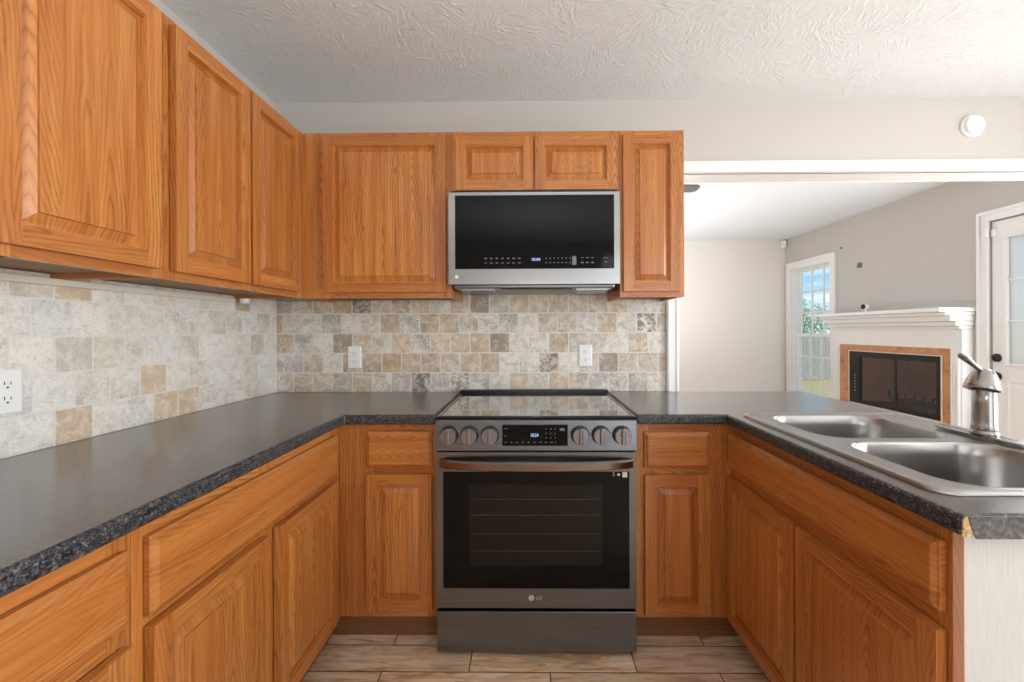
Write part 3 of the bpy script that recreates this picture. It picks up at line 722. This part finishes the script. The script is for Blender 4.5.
# ------------------------------------------------------------------ sink
def sink():
    s = tag(empty('kitchen_sink', (1.08, -1.01, CT1)), 'double bowl stainless steel sink set into the peninsula worktop', 'sink')
    ox, oy, oz = s.location
    X0, X1, Y0, Y1 = .795, 1.385, -1.405, -.617
    bowls = [(.868, 1.262, -.985, -.655), (.868, 1.272, -1.372, -1.028)]
    zr = .0095
    bm = bmesh.new()
    def ring(r, sm=True):
        return [bm.verts.new(p) for p in r]
    def off(r): return [(p[0]-ox, p[1]-oy, p[2]) for p in r]
    def bridge(a, c):
        for i in range(len(a)):
            j = (i+1) % len(a); f = bm.faces.new([a[i], a[j], c[j], c[i]]); f.smooth = True
    # outer rolled lip
    R = [ring(off(rrect(X0+i, X1-i, Y0+i, Y1-i, .045, z))) for i, z in ((0, .0008), (.0015, .0055), (.006, zr), (.013, zr), (.022, zr-.0045), (.026, zr-.005))]
    for a, c in zip(R[:-1], R[1:]): bridge(a, c)
    edges = [bm.edges.get((R[-1][i], R[-1][(i+1) % len(R[-1])])) for i in range(len(R[-1]))]
    zd = zr-.005
    for (x0, x1, y0, y1) in bowls:
        prof = [(0, zd), (.003, zd+.0012), (.006, zd-.001), (.009, zd-.008), (.012, -.03), (.018, -.12), (.026, -.150), (.042, -.168), (.065, -.175)]
        rr = [ring(off(rrect(x0-.006+i, x1+.006-i, y0-.006+i, y1+.006-i, max(.085-i*.3, .03), z, 10))) for i, z in prof]
        for a, c in zip(rr[:-1], rr[1:]): bridge(a, c)
        f = bm.faces.new(rr[-1]); f.smooth = True
        edges += [bm.edges.get((rr[0][i], rr[0][(i+1) % len(rr[0])])) for i in range(len(rr[0]))]
    bmesh.ops.triangle_fill(bm, edges=edges, use_beauty=True)
    bmesh.ops.recalc_face_normals(bm, faces=bm.faces)
    if sum(f.normal.z*f.calc_area() for f in bm.faces) < 0: bmesh.ops.reverse_faces(bm, faces=bm.faces[:])
    o = bm_obj('basin', bm, 'sink_steel', s)
    for (x0, x1, y0, y1) in bowls:
        b = MB(); b.lathe([(.055, .0), (.055, .004), (.046, .005), (.040, -.004 + .004), (.02, .0005), (.0, .0005)], ((x0+x1)/2-ox, (y0+y1)/2-oy, -.1749), n=28, caps=(True, False))
        b.build('drain', 'brushed_nickel', s)
sink()
cl = tag(empty('sink_clip', (.965, -1.43, CT1+.0005)), 'small bright metal clip lying on the peninsula worktop edge by the sink', 'clip')
b = MB('x'); b.tube([(-.03, .004, .004), (0, 0, .006), (.09, -.002, .005)], [.002, .005, .0045], 10, flat=.7); b.build('rod', 'reel_chrome', cl)
b = MB('x'); b.lathe([(.0, -.006), (.006, -.005), (.0065, .004), (.0, .006)], (-.005, .002, .0062), (1, 0, 0), 14, caps=(False, False)); b.build('head', 'reel_chrome', cl)

# ------------------------------------------------------------------ faucet
def faucet():
    zt = CT1+.0098
    f = tag(empty('faucet', (1.326, -.985, zt)), 'brushed nickel single lever faucet standing behind the sink bowls', 'faucet')
    b = MB('y'); r = lambda i, z: rrect(-.030+i, .030-i, -.135+i, .135-i, .028-i*.5, z)
    b.loft([r(0, .0002), r(0, .004), r(.004, .0065), r(.008, .007)], cap0=True, smooth=True); b.build('deck_plate', 'brushed_nickel', f)
    b = MB(); b.lathe([(.0, .0068), (.0315, .0068), (.0325, .010), (.0315, .016), (.0285, .019), (.0295, .024), (.0275, .034), (.0268, .05), (.0262, .10), (.0256, .142), (.020, .150), (0, .151)], n=40, caps=(False, False))
    b.build('column', 'brushed_nickel', f)
    ax = Vector((.24, .10, .95)).normalized()     # bell shaped spout head, mouth turned down towards the bowls
    c = Vector((-.012, -.004, .139))
    b = MB(); b.lathe([(.0, .006), (.026, .006), (.034, .002), (.0385, -.003), (.0400, .001), (.0385, .010), (.034, .026), (.0275, .042), (.021, .052), (.012, .058), (.0, .060)], tuple(c), tuple(ax), 40, caps=(False, False), scale=(1.0, 1.0))
    sp = b.build('spout_head', 'brushed_nickel', f)
    b = MB(); b.lathe([(0, .001), (.030, .001), (.032, .004), (0, .004)], tuple(c), tuple(ax), 32, caps=(False, False)); b.build('spray_face', 'black_enamel', sp)
    b = MB(); b.tube([(.002, .0, .184), (-.020, -.004, .196), (-.040, -.008, .209), (-.060, -.012, .223), (-.080, -.016, .236), (-.088, -.018, .240)], [.0075, .0070, .0078, .0105, .0115, .006], 16, flat=.75)
    b.build('lever', 'brushed_nickel', f)
faucet()

# ------------------------------------------------------------------ range
def kitchen_range():
    g = tag(empty('range', (.0225, -.03, 0)), 'black stainless slide-in electric range between the base cabinets', 'range')
    hw = .3775      # half width
    Y = lambda y: y+.03
    b = MB('z'); b.box(-hw, hw, Y(-.60), Y(-.045), .03, .895); b.build('body', 'black_enamel', g)
    for sx in (-1, 1):
        for yy in (-.52, -.12):
            b = MB(); b.lathe([(.018, 0), (.018, .008), (.010, .012), (.010, .03)], (sx*(hw-.05), Y(yy), 0), n=16); b.build('foot', 'black_metal', g)
    # cooktop
    cw = .3795
    b = MB('x'); b.box(-cw, cw, Y(-.652), Y(-.034), .9055, .9135); b.build('cooktop_frame', 'black_enamel', g, bevel=.003)
    b = MB('x'); b.box(-cw+.022, cw-.022, Y(-.640), Y(-.085), .9137, .9165); ct = b.build('cooktop_glass', 'cooktop_glass', g, bevel=.001)
    for sx in (-1, 1):
        b = MB('y'); b.box(sx*(cw-.012), sx*(cw-.020), Y(-.640), Y(-.0825), .9137, .9172); b.build('side_trim', 'stainless', g)
    b = MB('x'); b.box(-cw, cw, Y(-.082), Y(-.034), .9137, .932); b.build('rear_ledge', 'black_enamel', g, bevel=.004)
    for (x, y, r) in ((-.19, -.49, .115), (.19, -.49, .10), (-.2, -.22, .08), (.19, -.22, .105), (0, -.2, .05)):
        bb_ = MB(); n = 48
        for k in range(n):
            a0, a1 = 2*PI*k/n, 2*PI*(k+1)/n
            bb_.face([(x+r*math.cos(a0), Y(y)+r*math.sin(a0), .91655), (x+(r+.0015)*math.cos(a0), Y(y)+(r+.0015)*math.sin(a0), .91655), (x+(r+.0015)*math.cos(a1), Y(y)+(r+.0015)*math.sin(a1), .91655), (x+r*math.cos(a1), Y(y)+r*math.sin(a1), .91655)])
        bb_.build('burner_ring', 'fan_grey', ct)
    # control panel: slightly leaning fascia
    prof = [(-.645, .9045), (-.650, .898), (-.658, .788), (-.60, .788), (-.60, .9045)]
    b = MB('x'); b.loft([[(-hw, Y(y), z) for y, z in prof], [(hw, Y(y), z) for y, z in prof]], cap0=True); cp = b.build('control_panel', 'black_stainless', g, bevel=.002)
    yf = -.6555
    b = MB('x'); b.box(-.1255, .1185, Y(yf-.004), Y(yf+.010), .807, .885); ds = b.build('display', 'black_glass', cp, bevel=.001)
    text('clock_digits', '10:54', .0175, (-.006, Y(yf-.0044), .8465), (PI/2, 0, 0), 'display_blue', cp, sx=.8)
    yi = Y(yf-.0043)
    def tick(x, z, w, h):
        ic = MB('x'); ic.box(x-w/2, x+w/2, yi, yi+.0003, z-h/2, z+h/2); ic.build('display_icon', 'display_grey', cp)
    for k in range(9): tick(-.113+k*.0215, .8205, .008, .0024)
    for r_ in range(4):
        for k in range(3): tick(.038+k*.017, .870-r_*.0165, .003, .004)
    tick(-.112, .872, .014, .002); tick(-.113, .845, .005, .004); tick(.098, .868, .018, .009)
    pass
    for x in (-.3245, -.2485, -.1715, .1655, .2425, .3205):
        k = MB(); c = (x, Y(-.6545), .8465)
        k.lathe([(.0315, .0037), (.0315, .006), (.0310, .024), (.029, .027), (0, .0275)], c, (0, -1, 0), 32, caps=(True, False))
        kn = k.build('knob', 'knob_steel', g)
        k = MB(); k.box(x-.0065, x+.0065, Y(-.6535)-.038, Y(-.6535)-.026, .8465-.029, .8465+.029); k.build('grip', 'knob_steel', kn, bevel=.003)
        k = MB(); k.lathe([(.0345, -.001), (.0345, .0035), (.033, .0036)], c, (0, -1, 0), 32); k.build('knob_ring', 'black_enamel', kn)
    # oven door
    b = MB('x'); yd = -.640
    wx0, wx1, wz0, wz1 = -.3515, .3510, .264, .705
    for (x0, x1, z0, z1) in ((-hw, wx0, .190, .778), (wx1, hw, .190, .778), (wx0, wx1, .190, wz0), (wx0, wx1, wz1, .778)):
        b.box(x0, x1, Y(yd), Y(-.602), z0, z1)
    dr = b.build('oven_door', 'black_stainless', g)
    b = MB('x'); b.box(wx0, wx1, Y(yd+.0015), Y(yd+.02), wz0, wz1); gl = b.build('door_glass', 'black_glass', dr, bevel=.001)
    b = MB('x'); b.box(-.253, .250, Y(yd+.0010), Y(yd+.0016), .350, .655); b.build('inner_window', 'oven_window', dr)
    rk = MB('x')
    for z in (.60, .54, .47, .405): rk.box(-.245, .242, Y(yd+.0006), Y(yd+.001), z-.0012, z+.0012)
    rk.build('rack_lines', 'display_dim' if 'display_dim' in MAT else 'fan_rack', dr)
    # bowed bar handle
    hd = MB('x'); N = 28; rings = []
    for i in range(N+1):
        s_ = i/N; x = -.362+.724*s_; bow = math.sin(PI*s_)**.55 if 0 < s_ < 1 else 0
        yc = -.648-.048*bow; hh = .0155; th = .008
        zc = .739
        rings.append([(x, Y(yc-th), zc-hh*.8), (x, Y(yc-th-.001), zc+hh*.7), (x, Y(yc-th+.004), zc+hh), (x, Y(yc+th), zc+hh), (x, Y(yc+th), zc-hh), (x, Y(yc-th+.004), zc-hh)])
    hd.loft(rings, cap0=True, smooth=True); hd.build('door_handle', 'handle_steel', dr)
    b = MB(); b.lathe([(.0, 0), (.0105, 0), (.0105, .0012), (0, .0012)], (-.0195, Y(yd-.0005), .229), (0, -1, 0), 28, caps=(False, False)); lg = b.build('logo', 'logo_silver', dr)
    b = MB(); b.box(-.0205, -.0195, Y(yd-.0025), Y(yd-.0018), .229, .2345); b.box(-.0205, -.0165, Y(yd-.0025), Y(yd-.0018), .2245, .2255); b.box(-.0242, -.0228, Y(yd-.0025), Y(yd-.0018), .231, .2324); b.build('logo_mark', 'black_metal', dr)
    text('logo_letters', 'LG', .0185, (.009, Y(yd-.0012), .229), (PI/2, 0, 0), 'logo_silver', dr)
    b = MB('x'); b.box(.325, .343, Y(yd-.0004), Y(yd+.0014), .683, .703); st = b.build('door_sticker', 'sticker_white', dr)
    text('sticker_mark', '3', .02, (.292, Y(yd+.0006), .694), (PI/2, 0, 0), 'sticker_white', dr)
    b = MB('x'); b.lathe([(0, 0), (.005, 0), (.005, .0008), (0, .0008)], (.311, Y(yd+.0012), .693), (0, -1, 0), 14, caps=(False, False)); b.build('sticker_dot', 'sticker_white', dr)
    # storage drawer
    b = MB('x'); b.box(-hw, hw, Y(-.636), Y(-.602), .022, .174); b.build('storage_drawer', 'black_stainless', g, bevel=.002)
simple('fan_rack', srgb(54, 52, 50), .4)
kitchen_range()

# ------------------------------------------------------------------ microwave
def microwave():
    g = tag(empty('microwave', (.021, -.010, 1.444)), 'stainless over-the-range microwave with black glass door', 'microwave')
    hw = .3735; Y = lambda y: y+.010; Z = lambda z: z-1.444
    b = MB('x'); b.box(-hw+.004, hw-.004, Y(-.360), Y(-.004), Z(1.444), Z(1.858)); b.build('case', 'black_metal', g)
    yd = -.392
    wx0, wx1, wz0, wz1 = -.345, .349, 1.506, 1.828
    b = MB('x')
    for (x0, x1, z0, z1) in ((-hw, wx0, 1.440, 1.841), (wx1, hw, 1.440, 1.841), (wx0, wx1, 1.440, wz0), (wx0, wx1, wz1, 1.841)):
        b.box(x0, x1, Y(yd), Y(-.3605), Z(z0), Z(z1))
    dr = b.build('door', 'stainless', g)
    b = MB('x'); b.box(wx0, wx1, Y(yd-.001), Y(yd+.02), Z(wz0), Z(wz1)); gl = b.build('door_glass', 'black_glass', dr, bevel=.001)
    yi = Y(yd-.0014)
    def tick(x, z, w, h):
        ic = MB('x'); ic.box(x-w/2, x+w/2, yi, yi+.0003, Z(z)-h/2, Z(z)+h/2); ic.build('touch_key_mark', 'display_grey', dr)
    px = lambda p: (p-525.2)/419.6*1.832-.021-.017
    for k in range(7): tick(px(485.5+k*5.6), 1.552, .010, .005); tick(px(485.5+k*5.6), 1.532, .011, .003)
    for k in range(7): tick(px(546+k*4.0), 1.552, .004, .005); tick(px(546+k*4.0), 1.532, .006, .004)
    tick(px(574), 1.541, .017, .038)
    for k in range(3): tick(px(582+k*5), 1.553, .010, .003); tick(px(582+k*5), 1.532, .012, .005)
    tick(px(605.5), 1.553, .022, .002); tick(px(605.5), 1.534, .008, .005)
    text('clock_digits', '10:54', .018, (px(535.5), Y(yd-.0016), Z(1.546)), (PI/2, 0, 0), 'display_blue', dr)
    b = MB(); b.lathe([(0, 0), (.008, 0), (.008, .001), (0, .001)], (px(456.5), Y(yd-.0004), Z(1.473)), (0, -1, 0), 20, caps=(False, False)); b.build('logo', 'logo_silver', dr)
    text('logo_letters', 'LG', .013, (px(461.5), Y(yd-.0006), Z(1.473)), (PI/2, 0, 0), 'display_grey', dr)
    # underside: bezel, lamp recess and two grease filters
    b = MB('x'); b.box(-hw+.015, hw-.015, Y(-.355), Y(-.03), Z(1.425), Z(1.4438)); us = b.build('underside_plate', 'black_stainless', g, bevel=.006)
    b = MB('x'); b.box(-.15, .17, Y(-.350), Y(-.28), Z(1.4225), Z(1.425)); b.build('lamp_lens', 'black_enamel', us, bevel=.001)
    for x0, x1 in ((-.33, -.18), (.19, .34)):
        b = MB('x'); b.box(x0, x1, Y(-.33), Y(-.08), Z(1.4215), Z(1.425), 0)
        for k in range(10): b.box(x0+.008, x1-.008, Y(-.32+k*.024), Y(-.312+k*.024), Z(1.4200), Z(1.4215))
        b.build('grease_filter', 'stainless', us)
microwave()

# ------------------------------------------------------------------ outlets
def outlet(label, loc, rz):
    t = tag(empty('electrical_outlet', loc, rz), label, 'outlet')
    b = MB('z'); R = lambda i, y: rect_ring(-.035+i, .035-i, -.0575+i, .0575-i, y)
    b.loft([R(0, -.0003), R(0, -.003), R(.004, -.0055)], cap0=True); pl = b.build('cover_plate', 'white_plastic', t)
    for s_ in (-1, 1):
        b = MB('z'); zc = s_*.0195
        b.loft([[(p[0], y, p[1]+zc) for p in [(q[0], q[1]) for q in rrect(-.017, .017, -.0145, .0145, .008, 0, 5)]] for y in (-.0055, -.0072)], cap0=True)
        rc = b.build('receptacle', 'white_plastic', t)
        b = MB('z'); b.box(-.0078, -.0058, -.0076, -.0072, zc-.001, zc+.008); b.box(.0058, .0078, -.0076, -.0072, zc-.001, zc+.006); b.box(-.0022, .0022, -.0076, -.0072, zc-.010, zc-.0055)
        b.build('slots', 'slot_black', rc)
    b = MB('z'); b.lathe([(0, 0), (.003, 0), (.003, .001), (0, .0012)], (0, -.0055, 0), (0, -1, 0), 12, caps=(False, False)); b.build('screw', 'white_plastic', pl)
outlet('white wall outlet on the tile between the corner and the range', (-.930, 0, 1.098), 0)
outlet('white wall outlet on the tile right of the range', (.295, 0, 1.103), 0)
outlet('white wall outlet on the left wall tile at the picture edge', (-1.347, -1.159, 1.084), PI/2)

# ------------------------------------------------------------------ smoke detector, sensors, wall hardware
t = tag(empty('smoke_detector', (2.325, YB, 2.300)), 'round white smoke detector on the beige wall above the opening', 'smoke detector')
b = MB(); b.lathe([(.058, 0), (.058, .010), (.054, .013)], (0, 0, 0), (0, -1, 0), 40, caps=(True, True)); b.build('base_ring', 'white_plastic', t)
b = MB(); b.lathe([(.050, .0132), (.050, .022), (.046, .029), (.030, .0315), (0, .032)], (0, 0, 0), (0, -1, 0), 40, caps=(True, False)); b.build('cover', 'white_plastic', t)
b = MB(); b.lathe([(.007, .0315), (.007, .0332), (0, .0335)], (.006, 0, .012), (0, -1, 0), 16, caps=(True, False)); b.build('test_button', 'white_plastic', t)
t = tag(empty('motion_sensor', (XR-.045, YF-.045, 2.345), -PI/4), 'small white motion sensor high in the far living room corner', 'sensor')
b = MB(); b.box(-.03, .03, -.02, .025, 0, .095); b.build('housing', 'white_plastic', t, bevel=.008)
b = MB(); b.box(-.02, .02, -.024, -.0195, .015, .05); b.build('lens', 'sticker_white', t, bevel=.002)
t = tag(empty('door_contact_sensor', (XR+.0, .985, 1.93)), 'small white contact sensor at the top corner of the patio door', 'sensor')
b = MB(); b.box(-.040, -.0185, -.012, .022, 0, .07); b.build('transmitter', 'white_plastic', t, bevel=.004)
b = MB(); b.box(-.012, .0115, -.034, -.016, .0, .05); b.build('magnet', 'white_plastic', t, bevel=.003)
t = tag(empty('wall_bracket', (XR, 2.234, 1.90)), 'small metal bracket on the wall above the mantel', 'bracket')
b = MB(); b.box(-.004, 0, -.03, .03, -.015, .04); b.build('plate', 'fan_grey', t, bevel=.001)
b = MB(); b.tube([(-.004, .01, .0), (-.03, .01, -.002), (-.034, .01, .02)], .005, 8); b.build('hook', 'brass_dots', t)
b = MB(); b.lathe([(.006, 0), (.006, .012), (.010, .013), (.008, .018), (0, .019)], (XR, 2.487, 2.143), (-1, 0, 0), 12, caps=(True, False))
tag(b.build('wall_anchor', 'fan_grey'), 'tiny grey anchor in the wall beside the window top', 'anchor')

# ------------------------------------------------------------------ fireplace
def fireplace():
    g = tag(empty('fireplace', (XR, 1.765, 0)), 'white mantel fireplace with orange tile surround on the right living room wall', 'fireplace')
    X = lambda x: x-XR; Y = lambda y: y-1.765
    def bx(b, x0, x1, y0, y1, z0, z1, **k): b.box(X(x0), X(x1), Y(y0), Y(y1), z0, z1, **k)
    XB = 3.393; y0, y1 = 1.105, 2.50          # body front and ends
    sy0, sy1 = 1.197, 2.407                   # tile surround
    W = XR-.0005
    b = MB('y'); bx(b, XB, W, sy1, y1, 0, 1.235); bx(b, XB, W, y0, sy0, 0, 1.235); bx(b, XB, W, sy0, sy1, 1.078, 1.235)
    bx(b, XB, W, sy0, sy1, 0, .30)
    b.build('mantel_body', 'white_mantel', g)
    for (a, c) in ((sy1+.012, y1-.012), (y0+.012, sy0-.012)):      # fluted pilasters
        b = MB('z')
        bx(b, XB-.012, XB-.0003, a, c, .14, 1.05)
        bx(b, XB-.02, XB-.0003, a-.006, c+.006, 0, .14)
        for k in range(3):
            yy = a+(c-a)*(k+.5)/3; bx(b, XB-.017, XB-.012, yy-.007, yy+.007, .18, 1.0)
        b.build('pilaster', 'white_mantel', g, bevel=.002)
    b = MB('y')                                # stepped cornice
    bx(b, XB-.022, W, y0-.004, y1+.004, 1.2355, 1.262)
    bx(b, XB-.055, W, y0-.008, y1+.008, 1.262, 1.300)
    bx(b, XB-.10, W, y0-.012, y1+.012, 1.300, 1.345)
    bx(b, XB-.145, W, y0-.016, y1+.016, 1.345, 1.3725)
    b.build('cornice', 'white_mantel', g, bevel=.008)
    b = MB('y'); bx(b, 3.191, W, 1.080, 2.53, 1.373, 1.405); b.build('mantel_shelf', 'white_mantel', g, bevel=.004)
    b = MB('y')
    for (a, c, p, q) in ((sy0, FY0, .30, 1.078), (FY1, sy1, .30, 1.078), (FY0, FY1, FZ1, 1.078), (FY0, FY1, .30, FZ0)):
        bx(b, XB+.004, W, a, c, p, q)
    b.build('tile_surround', 'surround', g)
    b = MB('y')                                # firebox shell
    d = .42; XA = XB+.01
    bx(b, XR+d, XR+d+.02, FY0+.12, FY1-.12, FZ0, FZ1)
    fb = b.build('firebox', 'firebrick', g)
    for (ya, yb_) in ((FY0+.004, FY0+.13), (FY1-.004, FY1-.13)):
        b = MB('y'); q = .012 if ya < 1.7 else -.012
        b.loft([[(X(XA+.02), Y(ya), z), (X(XR+d), Y(yb_), z), (X(XR+d), Y(yb_-q), z), (X(XA+.02), Y(ya-q*.2), z)] for z in (FZ0, FZ1)], cap0=True)
        b.build('side_brick', 'firebrick', fb)
    b = MB('y'); bx(b, XA, XR+d, FY0+.004, FY1-.004, FZ0+.0, FZ0+.012); b.build('hearth_floor', 'soot', fb)
    b = MB('y'); bx(b, XA, XR+d, FY0+.004, FY1-.004, FZ1-.012, FZ1); b.build('firebox_top', 'soot', fb)
    # black metal face with glass doors
    b = MB('y'); fx0, fx1 = XB-.004, XB+.008
    bx(b, fx0, fx1, FY0-.0, FY0+.035, FZ0, FZ1); bx(b, fx0, fx1, FY1-.14, FY1, FZ0, FZ1)
    bx(b, fx0, fx1, FY0+.035, FY1-.14, FZ1-.045, FZ1); bx(b, fx0, fx1, FY0+.035, FY1-.14, FZ0, FZ0+.03)
    fr = b.build('metal_face', 'black_enamel', g)
    b = MB('y'); e = .008
    for (a, c, p, q) in ((FY0-e, FY0, FZ0-e, FZ1+e), (FY1, FY1+e, FZ0-e, FZ1+e), (FY0, FY1, FZ1, FZ1+e), (FY0, FY1, FZ0-e, FZ0)): bx(b, XB-.008, XB+.003, a, c, p, q)
    b.build('edge_trim', 'surround_trim', g)
    b = MB('y')
    for k in range(6): bx(b, XB-.0055, XB-.004, FY1-.082, FY1-.070, .60+k*.032, .610+k*.032)
    b.build('vent_dots', 'brass_dots', fr)
    ym = (FY0+.035+FY1-.14)/2
    b = MB('y')
    for (a, c) in ((FY0+.035, ym), (ym, FY1-.14)):
        for (p, q, r_, s_) in ((a, a+.012, FZ0+.03, FZ1-.045), (c-.012, c, FZ0+.03, FZ1-.045), (a, c, FZ0+.03, FZ0+.042), (a, c, FZ1-.057, FZ1-.045)):
            bx(b, XB+.0, XB+.008, p, q, r_, s_)
    gd = b.build('door_frames', 'black_metal', g, weld=False)
    for (a, c) in ((FY0+.047, ym-.012), (ym+.012, FY1-.152)):
        b = MB('y'); bx(b, XB+.003, XB+.006, a, c, FZ0+.042, FZ1-.057); b.build('glass_pane', 'fire_glass', gd)
    # grate
    b = MB('y'); zg = FZ0+.07
    for k in range(5):
        yy = 1.56+k*.09
        b.tube([(X(XR+.03), Y(yy), zg+.09), (X(XR+.04), Y(yy), zg+.01), (X(XR+.1), Y(yy), zg), (X(XR+.28), Y(yy), zg), (X(XR+.30), Y(yy), zg+.04)], .009, 8)
    for x in (.1, .24): b.tube([(X(XR+x), Y(1.52), zg-.012), (X(XR+x), Y(1.96), zg-.012)], .009, 8)
    for x in (.1, .24):
        for yy in (1.56, 1.92): b.tube([(X(XR+x), Y(yy), FZ0+.013), (X(XR+x), Y(yy), zg-.01)], .008, 8)
    b.build('fire_grate', 'black_metal', g)
simple('surround_trim', srgb(226, 214, 200), .4)
fireplace()
t = tag(empty('security_camera', (3.37, 2.02, 1.4055)), 'small white camera with black face standing on the mantel shelf', 'camera')
b = MB(); b.lathe([(.028, 0), (.028, .004), (.010, .007), (.008, .03), (0, .031)], n=24, caps=(True, False)); b.build('stand', 'white_plastic', t)
dv = Vector((-.97, -.05, .05)).normalized(); cc = Vector((0, 0, .056))
b = MB(); b.lathe([(0, -.028), (.022, -.024), (.030, -.008), (.031, .020), (.029, .024), (0, .024)], tuple(cc), tuple(dv), 28, caps=(False, False)); bd = b.build('body', 'white_plastic', t)
b = MB(); b.lathe([(0, .0242), (.027, .0242), (.026, .027), (0, .0285)], tuple(cc), tuple(dv), 28, caps=(False, False)); b.build('lens_face', 'black_glass', bd)

# ------------------------------------------------------------------ ceiling fan (only one blade tip shows past the cabinet)
def fan():
    g = tag(empty('ceiling_fan', (.575, .682, 2.205)), 'ceiling fan whose grey blade tip shows beside the right wall cabinet', 'ceiling fan')
    b = MB(); b.lathe([(.07, .251), (.07, .235), (.03, .20), (.014, .19), (.014, .08)], n=24); b.build('downrod', 'fan_grey', g)
    b = MB(); b.lathe([(.03, .085), (.085, .07), (.105, .03), (.09, -.01), (.05, -.035), (0, -.038)], n=32, caps=(True, False)); b.build('motor', 'fan_grey', g)
    for k in range(5):
        a = 2*PI*k/5; bl = MB('x')
        pts = [(.16, -.045), (.45, -.064), (.565, -.06), (.59, -.04), (.595, 0), (.59, .04), (.565, .06), (.45, .064), (.16, .045)]
        bl.loft([[(x, y, .002-y*.06) for x, y in pts], [(x, y, .010-y*.06) for x, y in pts]], cap0=True)
        o = bl.build('blade', 'fan_grey', g, bevel=.001); o.rotation_euler = (0, 0, a)
        br = MB('x'); br.box(.06, .22, -.012, .012, -.006, .0); o2 = br.build('blade_iron', 'black_metal', o)
fan()

# ------------------------------------------------------------------ yard seen through the living room window
GZ = -.80
b = MB(); b.box(XR+.6, 40, -12, 40, GZ-.2, GZ); gr = b.build('ground', 'grass'); struct(gr)
def fence():
    f = tag(empty('garden_fence', (12.0, 14.7, GZ)), 'weathered grey board fence at the back of the yard', 'fence')
    b = MB('z'); random.seed(3)
    for k in range(72):
        x = -5.4+k*.15; h = 1.74+random.uniform(-.02, .02)
        b.box(x, x+.138, -.012, .012, .03, h)
    b.build('boards', 'grey_boards', f)
    for k in range(5):
        b = MB('z'); x = -5.2+k*2.4; b.box(x, x+.1, .034, .13, 0, 1.78); b.build('post', 'grey_boards', f)
    for z in (.35, 1.35):
        b = MB('x'); b.box(-5.4, 5.4, .0125, .034, z, z+.09); b.build('rail', 'grey_boards', f)
fence()
def tree(label, x, y, r, h, trunk_h, seed, group=None):
    t = tag(empty('yard_tree', (x, y, GZ)), label, 'tree'); rd = random.Random(seed)
    b = MB('z'); b.tube([(0, 0, -.02), (.03, 0, trunk_h*.5), (0, .04, trunk_h+.3)], [.10, .08, .05], 10)
    for k in range(6):
        a = rd.uniform(0, 6.28); q = rd.uniform(.4, .85)*r
        b.tube([(0, .02, trunk_h*.8), (q*.5*math.cos(a), q*.5*math.sin(a), trunk_h+h*.25), (q*math.cos(a), q*math.sin(a), trunk_h+h*rd.uniform(.5, .9))], [.04, .028, .01], 6)
    b.build('trunk', 'bark', t)
    b = MB('z')
    for k in range(2600):
        u = rd.random()**.4; th = rd.uniform(0, 6.28); ph = math.acos(rd.uniform(-1, 1))
        wob = 1+.18*math.sin(3*th+seed)+.12*math.sin(5*ph+2*seed)
        c = Vector((r*u*math.sin(ph)*math.cos(th)*wob, r*u*math.sin(ph)*math.sin(th)*wob, trunk_h+h/2+h/2*u*math.cos(ph)*wob))
        d1 = Vector((rd.gauss(0, 1), rd.gauss(0, 1), rd.gauss(0, 1))).normalized()*.07; d2 = d1.orthogonal().normalized()*.035
        b.face([c-d1, c+d2, c+d1, c-d2])
    b.build('crown', 'leaves', t, weld=False)
tree('leafy green tree rising beyond the yard fence, seen through the living room window', 12.3, 17.2, 1.6, 2.3, 1.1, 1)
